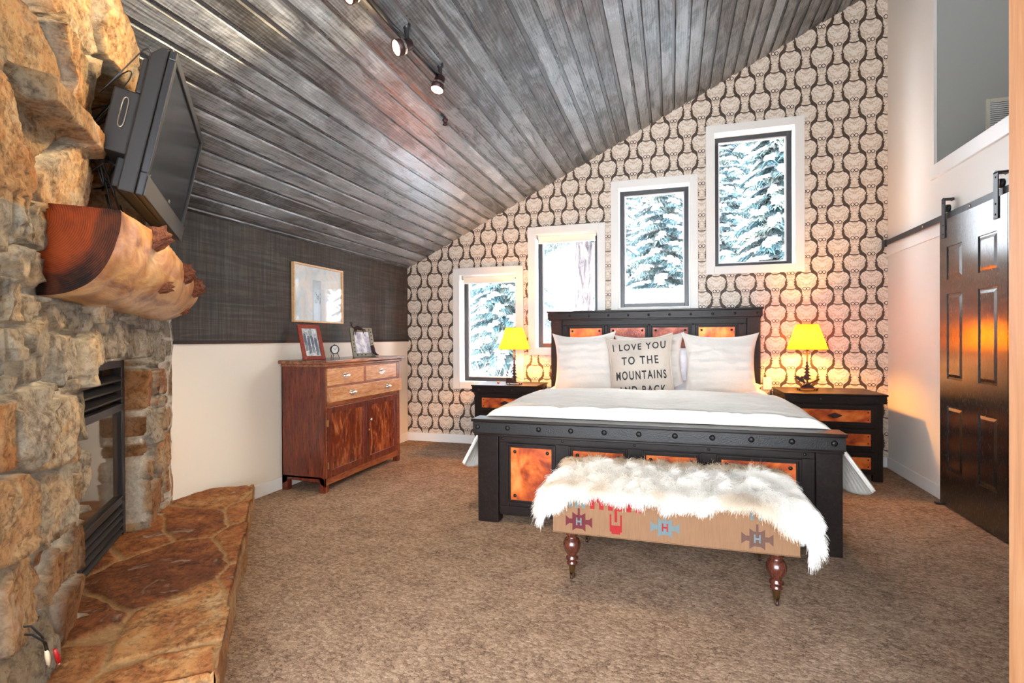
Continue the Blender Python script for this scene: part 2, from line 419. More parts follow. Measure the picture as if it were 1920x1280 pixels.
# stone
def stone_mat(name, flat=False):
    g = G(name, 0.85, None, 0, 0.3)
    at = g.n('ShaderNodeAttribute', attribute_name='stone', attribute_type='GEOMETRY')
    ss = g.n('ShaderNodeSeparateXYZ', {0: at.outputs[1]})
    hue, tone, mort = ss.outputs[0], ss.outputs[1], ss.outputs[2]
    v = g.co('Object')
    a = g.noise(v, 9, 8, 0.7, 0.6); b = g.noise(v, 45, 8, 0.75, 0.4); c = g.noise(v, 4.5, 5, 0.65, 1.0); pit = g.noise(v, 30, 8, 0.85, 0.3)
    hh = g.ma('ADD', hue, g.ma('MULTIPLY', g.ma('SUBTRACT', c, 0.5), 1.7 if flat else 1.3))
    if flat:
        cr = g.ramp(hh, [(0.1, lin(214, 184, 142)), (0.38, lin(206, 150, 94)), (0.6, lin(184, 116, 66)), (0.9, lin(136, 80, 50))])
    else:
        cr = g.ramp(hh, [(0.05, lin(172, 166, 156)), (0.25, lin(190, 176, 154)), (0.42, lin(208, 174, 132)), (0.65, lin(190, 134, 84)), (0.95, lin(134, 84, 54))])
    dk = g.ramp(g.ma('ADD', g.ma('MULTIPLY', a, 0.4), g.ma('MULTIPLY', b, 0.6)), [(0.36, lin(70, 58, 50)), (0.45, lin(190, 178, 168)), (0.54, lin(255, 252, 246))])
    cc = g.mix(0.9, cr, dk, 'MULTIPLY')
    cc = g.mix(g.val(pit, 0.60, 0.66, 0.0, 0.9), cc, lin(48, 36, 30))
    cc = g.mix(g.val(c, 0.60, 0.72, 0.0, 0.7), cc, lin(222, 204, 178))
    tn = g.n('ShaderNodeCombineXYZ', {0: tone, 1: tone, 2: tone}).outputs[0]
    cc = g.mix(1.0, cc, tn, 'MULTIPLY')
    mc = g.ramp(b, [(0.35, lin(176, 168, 152)), (0.65, lin(226, 218, 202))]) if not flat else g.ramp(b, [(0.35, lin(158, 120, 78)), (0.65, lin(200, 160, 112))])
    g.col(g.mix(mort, cc, mc))
    wv_ = g.n('ShaderNodeVectorMath', {0: v, 1: g.n('ShaderNodeVectorMath', {0: g.n('ShaderNodeTexNoise', {'Vector': v, 'Scale': 8.0, 'Detail': 4.0}).outputs[1], 'Scale': 0.16}, operation='SCALE').outputs[0]}, operation='ADD').outputs[0]
    fl = g.vor(wv_, 15 if not flat else 9)
    hb = g.ma('ADD', g.ma('ADD', g.ma('MULTIPLY', a, 0.4), g.ma('MULTIPLY', b, 0.7)), g.ma('MULTIPLY', fl, 0.22))
    n1 = g.bump(hb, 0.9, 0.016 if not flat else 0.014)
    g.bump(g.noise(v, 130, 6, 0.75), 0.6, 0.004, n1)
    return g
M['stone'] = stone_mat('field_stone')
M['flag'] = stone_mat('hearth_flagstone', True)

# ---------------------------------------------------------------- room shell
XL, XR, YB, YF = -2.9, 1.815, 5.375, -1.5
CZ = lambda x: 1.955 + 0.485 * (x + 2.9)

m = MB()
m.box(XL - 0.2, 4.1, YF, YB + 0.2, -0.12, 0.0)
m.build('floor', M['carpet'], kind='structure')

# ceiling boards
V = []; F = []; T = []; RS = []
pitch, gap, rec = 0.1065, 0.026, 0.011
x = XL - 0.05
sl = math.cos(math.atan(0.485))
def cpt(xx, yy, dz): return (xx, yy, CZ(xx) + dz)
while x < 4.05:
    t = rng.random(); x1 = x + pitch - gap; x2 = x + pitch
    sag = (rng.random() - 0.5) * 0.003
    prof = [(x, rec, 1), (x + 0.0008, sag, 0), (x1 - 0.0008, sag + 0.001, 0), (x1, rec, 0), (x2 - 0.004, rec, 1), (x2 - 0.004, rec + 0.02, 1), (x2, rec + 0.02, 1)]
    ys = [YF, YB + 0.05]
    b = len(V)
    for (px_, dz, k) in prof:
        for yy in ys: V.append(cpt(px_, yy, dz))
    for i in range(6):
        F.append((b + 2 * i, b + 2 * i + 1, b + 2 * i + 3, b + 2 * i + 2)); T.append(t); RS.append(1.0 if i >= 3 else 0.0)
    x = x2
o = np_mesh('ceiling', V, F, M['ceiling'], smooth=False)
for nm, dat in (('tone', T), ('rise', RS)):
    a = o.data.attributes.new(nm, 'FLOAT', 'FACE'); a.data.foreach_set('value', np.array(dat, np.float32))
o['kind'] = 'structure'
m = MB()
m.poly([(XL - 0.2, CZ(XL - 0.2) + 0.03), (4.1, CZ(4.1) + 0.03), (4.1, CZ(4.1) + 0.16), (XL - 0.2, CZ(XL - 0.2) + 0.16)], YB + 0.2 - YF, 'y', YF)
m.build('roof', M['grey_paint'], kind='structure')  # unseen slab above the ceiling boards, added to block light

# back wall with four window openings
WIN = [(-2.325, -1.515, 0.605, 1.932), (-1.462, -0.648, 0.98, 2.328), (-0.592, 0.240, 1.385, 2.732), (0.312, 1.160, 1.756, 3.177)]
CW = 0.075
holes = [(a + CW, b - CW, c + CW - 0.005, d - CW + 0.005) for a, b, c, d in WIN]
xs = sorted({XL - 0.15, XR + 0.12, *[h[0] for h in holes], *[h[1] for h in holes]})
m = MB()
D = 0.22
for a, b in zip(xs[:-1], xs[1:]):
    hs = [h for h in holes if abs(h[0] - a) < 1e-6]
    lo = 0.0
    if hs:
        m.poly([(a, 0), (b, 0), (b, hs[0][2]), (a, hs[0][2])], D, 'y', YB); lo = hs[0][3]
    m.poly([(a, lo), (b, lo), (b, CZ(b) + 0.02), (a, CZ(a) + 0.02)], D, 'y', YB)
m.build('wall_back', M['wallpaper'], kind='structure')
m = MB(); m.box(XL, XR, YB - 0.014, YB, 0, 0.095); m.build('baseboard_back', M['trim_paint'], bevel=0.004, kind='structure')

# windows
REC = 0.125
for i, ((a, b, c, d), h) in enumerate(zip(WIN, holes)):
    wt = bpy.data.objects.new('window_%d' % (i + 1), None); COL.objects.link(wt); wt['kind'] = 'structure'
    wt.location = ((a + b) / 2, YB, c)
    ox, oz = (a + b) / 2, c
    H = (h[0] - ox, h[1] - ox, h[2] - oz, h[3] - oz)
    A = (a - ox, b - ox, 0, d - c)
    m = MB(); y0, y1 = -0.02, 0.0
    m.box(A[0], A[0] + CW, y0, y1, A[2], A[3]); m.box(A[1] - CW, A[1], y0, y1, A[2], A[3])
    m.box(A[0] + CW, A[1] - CW, y0, y1, A[3] - CW, A[3]); m.box(A[0] + CW, A[1] - CW, y0, y1, A[2], A[2] + CW)
    m.build('casing', M['casing_paint'], wt, bevel=0.003)
    m = MB(); t = 0.006
    m.box(H[0], H[0] + t, -0.018, D, H[2], H[3]); m.box(H[1] - t, H[1], -0.018, D, H[2], H[3])
    m.box(H[0] + t, H[1] - t, -0.018, D, H[3] - t, H[3]); m.box(H[0] + t, H[1] - t, -0.018, D, H[2], H[2] + t)
    m.build('jamb', M['trim_paint'], wt)
    def ring(m, x0, x1, z0, z1, w_, y0, y1):
        m.box(x0, x0 + w_, y0, y1, z0, z1); m.box(x1 - w_, x1, y0, y1, z0, z1)
        m.box(x0 + w_, x1 - w_, y0, y1, z1 - w_, z1); m.box(x0 + w_, x1 - w_, y0, y1, z0, z0 + w_)
    m = MB(); ring(m, H[0] + t, H[1] - t, H[2] + t, H[3] - t, 0.042, REC, REC + 0.05)
    m.build('sash', M['dark_sash'], wt, bevel=0.003)
    m = MB(); q = t + 0.042; ring(m, H[0] + q, H[1] - q, H[2] + q, H[3] - q, 0.011, REC + 0.012, REC + 0.04)
    m.build('glazing_bead', M['bead'], wt)
    m = MB(); m.box(H[0] + q, H[1] - q, REC + 0.026, REC + 0.03, H[2] + q, H[3] - q)
    m.build('pane', M['glass'], wt)

for i, lab in ((0, 'rolled up cream roller blind at the top of the lowest window'), (1, 'rolled up cream roller blind at the top of the second lowest window')):
    a, b, c, d = WIN[i]; h = holes[i]; cx = (h[0] + h[1]) / 2; hw = (h[1] - h[0]) / 2 - 0.012
    tt = thing('roller_blind', lab, 'blind', (cx, YB + 0.05, h[3] - 0.03), 0, 'roller blinds in the lower windows')
    m = MB(); m.lathe([(0.017, -hw + 0.012), (0.017, hw - 0.012)], (0, 0, 0), 20, 'x'); m.build('roll', M['blind'], tt)
    m = MB(); m.box(-hw + 0.02, hw - 0.02, -0.018, -0.0165, -0.062, 0.0); m.build('cloth', M['blind'], tt)
    m = MB(); m.box(-hw + 0.018, hw - 0.018, -0.022, -0.012, -0.072, -0.060); m.build('hem_bar', M['trim_paint'], tt, bevel=0.002)
    for s_ in (-1, 1):
        m = MB(); m.box(s_ * hw - 0.005, s_ * hw + 0.005, -0.02, 0.02, -0.022, 0.024); m.build('bracket', M['silver'], tt, bevel=0.002)

# left wall: white below, stained plywood above
m = MB(); m.box(XL - 0.2, XL, YF, YB, 0, 1.13); m.build('wall_left', M['cream_paint'], kind='structure')
m = MB(); m.poly([(YF, 1.13), (YB, 1.13), (YB, CZ(XL) + 0.02), (YF, CZ(XL) + 0.02)], -0.19, 'x', XL + 0.006); m.build('wall_left_upper', M['ply'], kind='structure')
m = MB(); m.box(XL, XL + 0.02, 2.3, YB, 1.128, 1.15); m.build('trim_1', M['espresso'], kind='structure')
m = MB(); m.box(XL, XL + 0.014, 2.45, YB - 0.014, 0, 0.095); m.build('baseboard_left', M['trim_paint'], bevel=0.004, kind='structure')

# right wall with the loft opening above
m = MB()
m.box(XR, XR + 0.12, YF, YB, 0, 2.30)
m.poly([(4.53, 2.30), (YB, 2.30), (YB, CZ(XR) + 0.02), (4.53, CZ(XR) + 0.02)], 0.02, 'x', XR)
m.build('wall_right', M['white_paint'], kind='structure')
m = MB(); m.box(XR - 0.018, XR + 0.14, 1.42, 4.545, 2.285, 2.385); m.build('trim_2', M['trim_paint'], bevel=0.004, kind='structure')
m = MB(); m.box(XR - 0.014, XR, 4.30, YB - 0.014, 0, 0.095); m.build('baseboard_right', M['trim_paint'], bevel=0.004, kind='structure')
m = MB(); m.box(XR - 0.012, XR, 1.45, YB, 1.862, 2.0); m.build('trim_3', M['trim_paint'], bevel=0.003, kind='structure')
m = MB()
m.box(XR + 0.02, 4.1, 4.545, 4.66, 2.2, 5.3)
m.box(4.0, 4.1, YF, 4.545, 0, 5.3)
m.build('wall_loft', M['grey_paint'], kind='structure')
m = MB(); m.box(XR + 0.12, 4.0, 1.3, 4.545, 2.16, 2.28); m.build('floor_loft', M['grey_paint'], kind='structure')
m = MB(); m.box(0.74, XR + 0.12, 1.30, 1.42, 0, 2.385); m.build('wall_near', M['white_paint'], kind='structure')
m = MB(); m.box(0.713, 0.84, 1.286, 1.30, 0, 2.38); m.box(0.713, 0.74, 1.30, 1.434, 0, 2.38)
m.build('trim_4', M['pine_trim'], bevel=0.003, kind='structure')

m = MB()
m.poly([(XL, 0), (-1.7, 0), (-1.7, 2.3), (1.3, 2.3), (1.3, 0), (4.1, 0), (4.1, CZ(4.1) + 0.02), (XL, CZ(XL) + 0.02)], 0.1, 'y', YF)
m.build('wall_front', M['white_paint'], kind='structure', fixn=False)  # unseen wall behind the camera; opening added and sized for fill daylight
# return-air vent in the loft
tt = thing('air_vent', 'cream louvred air vent grille high on the grey loft wall', 'vent', (2.33, 4.545, 2.70))
m = MB()
ring(m, -0.2, 0.2, -0.15, 0.128, 0.022, -0.012, 0)
m.build('frame', G('vent_cream', 0.5, lin(214, 206, 184)), tt, bevel=0.002)
for k in range(17):
    m = MB(); Mx = Matrix.Translation((0, -0.005, -0.122 + k * 0.0142)) @ Matrix.Rotation(R_(-35), 4, 'X'); m.obox(Mx, 0.356, 0.012, 0.0016)
    m.build('slat', M['trim_paint'], tt)
m = MB(); m.box(-0.18, 0.18, -0.0015, 0, -0.13, 0.108); m.build('backing', M['black_metal'], tt)

# ---------------------------------------------------------------- fireplace frame of reference
TH = R_(40.7)
dS = Vector((math.sin(TH), -math.cos(TH), 0)); dN = Vector((math.cos(TH), math.sin(TH), 0))
RZ = math.atan2(dS.y, dS.x)
def FP(s, n, z=0): return dS * s + dN * n + Vector((0, 0, z))
def thingF(name, label, cat, s, n, z, group=None): return thing(name, label, cat, FP(s, n, z), RZ, group)
def smooth(a, b, x):
    t = np.clip((x - a) / (b - a), 0, 1); return t * t * (3 - 2 * t)

def worley(S, Z, cw, ch, seed, jit=0.78, p=3.5, warp=0.02):
    r = np.random.default_rng(seed)
    PX_ = r.random((80, 80)); PY_ = r.random((80, 80)); ID = r.random((80, 80, 4))
    s2 = S + warp * 2 * fbm(S * 7 + 3, Z * 7, 3); z2 = Z + warp * 2 * fbm(S * 7 + 31, Z * 7 + 9, 3)
    u = s2 / cw; v = z2 / ch
    row = np.floor(v).astype(int)
    f1 = np.full(S.shape, 9.0); f2 = np.full(S.shape, 9.0); idr = np.zeros(S.shape + (4,)); cx = np.zeros(S.shape); cz = np.zeros(S.shape)
    for dj in (-1, 0, 1):
        rj = row + dj; off = (rj % 2) * 0.5
        ci = np.floor(u - off).astype(int)
        for di in (-1, 0, 1):
            c = ci + di
            px_ = c + off + 0.5 + jit * (PX_[c % 80, rj % 80] - 0.5); py_ = rj + 0.5 + jit * 0.6 * (PY_[c % 80, rj % 80] - 0.5)
            d = (np.abs(u - px_) ** p + np.abs(v - py_) ** p) ** (1 / p)
            n1 = d < f1
            f2 = np.where(n1, f1, np.minimum(f2, d)); f1 = np.where(n1, d, f1)
            idr[n1] = ID[c % 80, rj % 80][n1]
            cx = np.where(n1, (u - px_) * cw, cx); cz = np.where(n1, (v - py_) * ch, cz)
    return (f2 - f1) * min(cw, ch) * 0.6, idr, cx, cz

# chimney face: one height field of split stones
s0, s1 = -3.86, -1.15
ss = [s1]
while ss[-1] > s0: ss.append(ss[-1] - (0.0038 + 0.0026 * (s1 - ss[-1])))
sA = np.array(ss); zA = np.arange(0.0, 3.3, 0.0072)
S, Z = np.meshgrid(sA, zA)
e, idr, cx, cz = worley(S, Z, 0.24, 0.20, 5, 0.8, 14, 0.010)
e2, id2, cx2, cz2 = worley(S, Z, 0.46, 0.36, 9, 0.8, 10, 0.015)
e3, id3, cx3, cz3 = worley(S, Z, 0.105, 0.26, 33, 0.75, 14, 0.008)
sb = idr[..., 3] > 0.52
e = np.where(sb, np.minimum(e, e3), e); idr = np.where(sb[..., None], 0.4 * idr + 0.6 * id3, idr); cx = np.where(sb, cx3, cx); cz = np.where(sb, cz3, cz)
e4, id4, _a, _b = worley(S, Z, 0.15, 0.62, 51, 0.75, 5, 0.02)
sb = id2[..., 3] > 0.55
e2 = np.where(sb, np.minimum(e2, e4), e2); id2 = np.where(sb[..., None], 0.5 * id2 + 0.5 * id4, id2)
upm = smooth(1.50, 1.56, Z)
e = np.where(upm > 0.5, e2, e); idr = np.where((upm > 0.5)[..., None], id2, idr)
cx = np.where(upm > 0.5, cx2, cx); cz = np.where(upm > 0.5, cz2, cz)
stone = smooth(0.0075, 0.0105, e)
tilt = (idr[..., 0] - 0.5) * 0.34 * cx + (idr[..., 1] - 0.5) * 0.30 * cz
facet = 0.004 * np.abs(fbm(S * 11 + idr[..., 2] * 20, Z * 7, 4)) * 4 - 0.003 + 0.010 * fbm(S * 26, Z * 15 + 5, 6) - 0.012 * np.abs(fbm(S * 15 + 9, Z * 8, 4))
steps = 0.009 * np.round(2.5 * (fbm(S * 3.5 + idr[..., 3] * 30, Z * 5.5 + 2, 2) + 0.5))
H = stone * (0.012 + 0.036 * idr[..., 2] + tilt + facet + steps) + 0.004 * fbm(S * 20, Z * 20, 2)
nearw = smooth(-2.4, -1.9, S); H = H + stone * 0.010 * nearw * fbm(S * 62, Z * 40, 4) + stone * 0.012 * fbm(S * 16 + 60, Z * 40 + 7, 4)
H = H + 0.085 * smooth(1.9, 2.35, Z) * smooth(-2.0, -2.6, S)
# long ledge stone
led = smooth(-2.36, -2.32, S) * (1 - smooth(-1.82, -1.79, S)) * smooth(1.795 + 0.02 * fbm(S * 9, S * 0, 2), 1.81, Z) * (1 - smooth(1.875, 1.89, Z + 0.015 * fbm(S * 12, S * 0 + 3, 2)))
H = H * (1 - led) + led * (0.105 + 0.02 * fbm(S * 14, Z * 14, 4) - 0.12 * np.clip((-2.18 - S), 0, 1))
we = smooth(-3.58, -3.68, S); H = H * (1 - we) + we * (0.05 + 0.03 * fbm(Z * 7, S * 3, 3))
# recesses for the insert and for the television niche
jit = 0.016 * fbm(S * 9 + 4, Z * 9, 3)
fb = smooth(-3.205, -3.19, S + jit) * (1 - smooth(-2.30, -2.285, S + jit)) * (1 - smooth(1.055, 1.065, Z + jit * 0.5))
H = H * (1 - fb) - 0.16 * fb
ni = smooth(-3.02, -3.0, S + jit * 2) * (1 - smooth(-2.36, -2.34, S + jit * 2)) * smooth(1.60, 1.615, Z) * (1 - smooth(2.16, 2.19, Z + jit * 2))
H = H * (1 - ni) - 0.20 * ni
hh = np.where(Z > 1.5, 0.36 + 0.24 * idr[..., 3], np.where(idr[..., 1] < 0.42, 0.14 + 0.3 * idr[..., 0], 0.40 + 0.42 * idr[..., 0]))
hh = np.where((Z > 1.0) & (Z < 1.5), 0.05 + 0.18 * idr[..., 0], hh)
tone = 0.52 + 0.46 * idr[..., 2]
mort = (1 - stone) * (1 - led) * (1 - ni)
hh = np.where(fb > 0.3, 0.72, hh); mort = np.where(fb > 0.3, 0.15, mort)
OS, ON = -2.74, -0.66
V = np.stack([S - OS, H + (-0.665 - ON), Z], -1).reshape(-1, 3)
nz_, ns_ = S.shape
idx = np.arange(nz_ * ns_).reshape(nz_, ns_)
F = np.stack([idx[:-1, :-1], idx[:-1, 1:], idx[1:, 1:], idx[1:, :-1]], -1).reshape(-1, 4)
Xw = (S * dS.x + (H - 0.665) * dN.x).reshape(-1)
keep = ((Xw[F] > XL + 0.004).all(1)) & ((V[F][:, :, 2].min(1) < (CZ(Xw[F].max(1)) + 0.03)))
chim = np_mesh('stone_chimney', V, F[keep], M['stone'])
at = chim.data.attributes.new('stone', 'FLOAT_VECTOR', 'POINT')
at.data.foreach_set('vector', np.stack([hh, tone, mort], -1).astype(np.float32).ravel())
chim.location = FP(OS, ON, 0); chim.rotation_euler = (0, 0, RZ)
tag(chim, 'corner chimney breast of rough split tan and grey field stone', 'fireplace')

# hearth: flagstones on a low plinth
hs0, hs1, hn0, hn1, HZ = -3.80, -1.74, -0.90, -0.185, 0.19
sA = np.arange(hs0 - 0.1, hs1, 0.008); nA = np.arange(hn0, hn1 + 0.001, 0.008)
S, Nn = np.meshgrid(sA, nA)
e, idr, cx, cz = worley(S, Nn + 5, 0.52, 0.34, 21, 0.95, 2.4, 0.03)
st = smooth(0.004, 0.012, e)
Hh = st * (0.005 + 0.006 * idr[..., 0]) + 0.014 * fbm(S * 10, Nn * 14, 6) * st
edge = 0.018 * fbm(S * 5 + 2, S * 0 + 1, 3) + 0.01 * np.round(2 * fbm(S * 3, S * 0 + 9, 2) + 0.5)
Vt = np.stack([S, Nn + edge * smooth(-0.4, -0.18, Nn), HZ - 0.012 + Hh], -1)
ny, nx = S.shape
top = Vt.reshape(-1, 3)
idx = np.arange(ny * nx).reshape(ny, nx)
F = list(np.stack([idx[:-1, :-1], idx[:-1, 1:], idx[1:, 1:], idx[1:, :-1]], -1).reshape(-1, 4))
V = list(top); att = list(np.stack([0.35 + 0.5 * idr[..., 1], 0.85 + 0.25 * idr[..., 2], 1 - st], -1).reshape(-1, 3))
def skirt(line, push, flipit):
    base = len(V); L_ = len(line); K = 9
    for k in range(1, K + 1):
        f_ = k / K
        for q, vi in enumerate(line):
            p = np.array(top[vi])
            lump = 0.016 * fbm(np.array(p[0] * 9 + p[1] * 9), np.array(f_ * 3.0), 3)
            p = p + push * (lump - 0.012 * (f_ > 0.35) + 0.006) ; p[2] = (HZ - 0.012) * (1 - f_)
            V.append(p); g_ = idr.reshape(-1, 4)[vi]; att.append((0.1 + 0.35 * g_[0], 0.7, 0.2))
    prev = list(line)
    for k in range(K):
        cur = [base + k * L_ + q for q in range(L_)]
        for q in range(L_ - 1):
            f4 = (prev[q], prev[q + 1], cur[q + 1], cur[q])
            F.append(f4[::-1] if flipit else f4)
        prev = cur
skirt(idx[-1, :], np.array([0, 1.0, 0]), True)
skirt(idx[:, -1], np.array([1.0, 0, 0]), False)
V = np.array(V); V[:, 0] -= -2.74; V[:, 1] -= -0.185
Fa = np.array(F)
Xw = (V[:, 0] - 2.74) * dS.x + (V[:, 1] - 0.185) * dN.x
keep = (Xw[Fa] > XL + 0.016).all(1)
hearth = np_mesh('stone_hearth', V, Fa[keep], M['flag'])
at = hearth.data.attributes.new('stone', 'FLOAT_VECTOR', 'POINT')
at.data.foreach_set('vector', np.array(att, np.float32).ravel())
hearth.location = FP(-2.74, -0.185, 0); hearth.rotation_euler = (0, 0, RZ)
tag(hearth, 'low raised hearth of rust brown flagstones in front of the fireplace', 'hearth')

# firebox insert
tt = thingF('fireplace_insert', 'black metal gas fireplace insert with glass front and louvres', 'fireplace insert', -2.74, -0.75, 0.19)
hw, hz = 0.455, 0.865
m = MB()
m.box(-hw, -hw + 0.045, -0.02, 0.02, 0, hz); m.box(hw - 0.045, hw, -0.02, 0.02, 0, hz); m.box(-hw, hw, -0.02, 0.02, hz - 0.035, hz)
m.box(-hw + 0.045, hw - 0.045, -0.07, -0.06, 0.0, hz - 0.03)
m.build('surround', M['black_metal'], tt, bevel=0.004)
m = MB(); q = 0.40
m.box(-q, -q + 0.035, 0.0, 0.03, 0.17, 0.655); m.box(q - 0.035, q, 0.0, 0.03, 0.17, 0.655); m.box(-q, q, 0.0, 0.03, 0.62, 0.655); m.box(-q, q, 0.0, 0.03, 0.17, 0.205)
fr_ = m.build('door_frame', M['black_metal'], tt, bevel=0.004)
gg = G('smoked_glass', 0.06, lin(70, 58, 46), 0, 0.9)
m = MB(); m.box(-q + 0.03, q - 0.03, 0.002, 0.01, 0.2, 0.63); m.build('glass_panel', gg, fr_)
for k in range(3):
    m = MB(); Mx = Matrix.Translation((0, 0.0, 0.69 + k * 0.045)) @ Matrix.Rotation(R_(-28), 4, 'X'); m.obox(Mx, 0.82, 0.05, 0.012); m.build('upper_louvre', M['black_metal'], tt, bevel=0.002)
for k in range(4):
    m = MB(); Mx = Matrix.Translation((0, 0.0, 0.025 + k * 0.036)) @ Matrix.Rotation(R_(-28), 4, 'X'); m.obox(Mx, 0.82, 0.045, 0.014); m.build('lower_louvre', M['black_metal'], tt, bevel=0.002)

# log mantel
tt = thingF('log_mantel', 'peeled half-log mantel shelf with red cut end and broken knots', 'mantel', -2.735, -0.66, 1.42)
NS, NA = 90, 40
V = []; F = []
def mantel_pt(u, a):
    """u 0..1 from the near cut end to the far end; a 0..1 around from the top back edge to the bottom back edge"""
    s = -1.965 - 1.56 * u
    endr = math.sqrt(max(0.0, 1 - ((u - 0.93) / 0.07) ** 2)) if u > 0.93 else 1.0
    nf = 0.205 + 0.045 * math.sin(math.pi * min(u * 0.75 + 0.1, 1)) + 0.03 * u
    zt, zb = 1.558 - 0.03 * max(0, u - 0.55), 1.285 - 0.03 * u
    rc = 0.02 + 0.16 * max(0, u - 0.2)
    lump = 0.030 * float(fbm(np.array(u * 9), np.array(a * 2.2), 3)) + 0.010 * float(fbm(np.array(u * 24), np.array(a * 7), 2))
    if a < 0.28:
        t = a / 0.28
        n = (nf - rc * 0.6) * t; z = zt - 0.25 * rc * t * t + lump * 0.2 * t
    else:
        t = (a - 0.28) / 0.72
        ang = t * math.pi / 2
        n0 = nf - rc * 0.6; z0 = zt - 0.25 * rc
        e_ = 2.0 / 2.5
        bulge = rc * 0.6 * math.sin(min(1, t * 2.2) * math.pi / 2)
        n = (n0 + bulge) * (max(0, math.cos(ang)) ** e_); z = zb + (z0 - zb) * (1 - max(0, math.sin(ang)) ** 1.25)
        n += lump * math.cos(ang); z -= lump * 0.6 * math.sin(ang)
    if endr < 1:
        zc = (zt + zb) / 2
        n *= 0.35 + 0.65 * endr; z = zc + (z - zc) * (0.45 + 0.55 * endr)
    return (s + 2.735, n, z - 1.42)
m = MB()
m.grid(lambda a, u: mantel_pt(u, a), NA, NS)
end = [mantel_pt(0, k / NA) for k in range(NA + 1)] + [(end_x, 0, end_z) for end_x, end_z in ()]
far = [mantel_pt(1, k / NA) for k in range(NA + 1)]
m.add(far, [tuple(range(NA + 1))])
m.add([mantel_pt(u / NS, 0) for u in range(NS + 1)] + [mantel_pt(u / NS, 1) for u in range(NS, -1, -1)], [tuple(range(2 * NS + 2))])
g = G('peeled_log', 0.42)
v = g.co('Object', scale=(1.2, 3.2, 3.2)); a = g.noise(v, 3.2, 6, 0.62, 1.0); b = g.noise(g.co('Object', scale=(7, 40, 40)), 1, 4, 0.6, 1.0)
ck = g.noise(g.co('Object', scale=(2, 22, 22)), 1.4, 5, 0.7, 0.5)
c = g.ramp(a, [(0.34, lin(120, 74, 42)), (0.44, lin(178, 124, 72)), (0.55, lin(204, 158, 100)), (0.68, lin(222, 190, 140))])
c = g.mix(g.val(ck, 0.66, 0.7), c, lin(96, 52, 28))
g.col(c); g.bump(g.ma('ADD', a, g.ma('MULTIPLY', b, 0.3)), 0.5, 0.012)
g.b.inputs['Coat Weight'].default_value = 0.35; g.b.inputs['Coat Roughness'].default_value = 0.3
mlog = m.build('log', g, tt)
g = G('cut_end_grain', 0.6, None, 0, 0.12)
v = g.co('Object', scale=(1, 1, 1), loc=(0, 0.02, -0.10))
rg = g.wave(v, 55, 1.6, 3, 1.2, 'RINGS', 'X'); a = g.noise(v, 7, 5, 0.6, 1.0)
dd = g.n('ShaderNodeVectorMath', {0: g.co('Object', scale=(0, 1, 1), loc=(0, 0.02, -0.10))}, operation='LENGTH').outputs[1]
heart = g.val(g.ma('ADD', dd, g.ma('MULTIPLY', g.ma('SUBTRACT', a, 0.5), 0.12)), 0.165, 0.185)
c1 = g.ramp(g.ma('ADD', g.ma('MULTIPLY', rg, 0.10), g.ma('MULTIPLY', a, 0.88)), [(0.3, lin(84, 30, 10)), (0.62, lin(134, 56, 20))])
c2 = g.ramp(a, [(0.38, lin(26, 14, 10)), (0.62, lin(84, 40, 20))])
g.col(g.mix(heart, c1, c2)); g.bump(rg, 0.25, 0.003)
m = MB(); m.add([(p[0] + 0.0015, p[1], p[2]) for p in end], [tuple(range(len(end)))]); m.build('cut_end', g, tt)
gk = wood('broken_knot', [lin(52, 22, 14), lin(104, 52, 30), lin(160, 104, 66)], (1, 1, 1), 14, 0.7, 0.8)
for (u, a, r, ln) in ((0.22, 0.34, 0.038, 0.045), (0.42, 0.62, 0.024, 0.03), (0.62, 0.42, 0.042, 0.035), (0.80, 0.48, 0.042, 0.04), (0.9, 0.72, 0.018, 0.018)):
    p = Vector(mantel_pt(u, a)); q = Vector(mantel_pt(u, min(1, a + 0.03))); nrm = Vector((0, 1, 0.5 - (a - 0.3) * 1.4)).normalized()
    m = MB(); m1 = nrm.to_track_quat('Z', 'Y').to_matrix().to_4x4(); m1.translation = p
    vv = []; ff = []; nn = 14
    for k, (rr, hh_) in enumerate(((1.25, -0.02), (1.05, 0.008), (0.85, ln * 0.6), (0.8, ln), (0.45, ln * 0.8), (0.15, ln * 0.65))):
        for i in range(nn):
            an = 2 * math.pi * i / nn; rj = r * rr * (1 + 0.16 * math.sin(i * 2.3 + k)) ; hj = hh_ + (0.009 * math.sin(i * 5.1 + 1) if k == 3 else 0)
            vv.append(m1 @ Vector((rj * math.cos(an), rj * math.sin(an), hj)))
    for k in range(5):
        for i in range(nn): ff.append((k * nn + i, k * nn + (i + 1) % nn, (k + 1) * nn + (i + 1) % nn, (k + 1) * nn + i))
    ff.append(tuple(5 * nn + i for i in range(nn)))
    m.add(vv, ff); m.build('knot', gk, tt)

# television
h_, w_ = 0.55, 0.916
yw, ti, rl = R_(42.259), R_(11.647), R_(-0.486)
nn = Vector((math.cos(yw) * math.cos(ti), math.sin(yw) * math.cos(ti), -math.sin(ti)))
s_ = Vector((0, 0, 1)).cross(nn).normalized(); u_ = nn.cross(s_)
s2 = s_ * math.cos(rl) + u_ * math.sin(rl); u2 = nn.cross(s2)
yy = u2.cross(s2)
TC = Vector((-2.077, 1.789, 1.934))
Mt = Matrix(((s2.x, yy.x, u2.x, TC.x), (s2.y, yy.y, u2.y, TC.y), (s2.z, yy.z, u2.z, TC.z), (0, 0, 0, 1)))
tt = thing('television', 'dark grey flat television tilted downward on a bracket above the mantel', 'television', mat=Mt)
gb = G('tv_shell', 0.5, lin(40, 40, 41)); gb.bump(gb.noise(gb.co(), 400, 2), 0.1, 0.001)
gz = G('tv_bezel', 0.32, lin(50, 52, 56), 0.2)
gsil = G('tv_silver', 0.3, lin(190, 182, 168), 0.8)
m = MB()
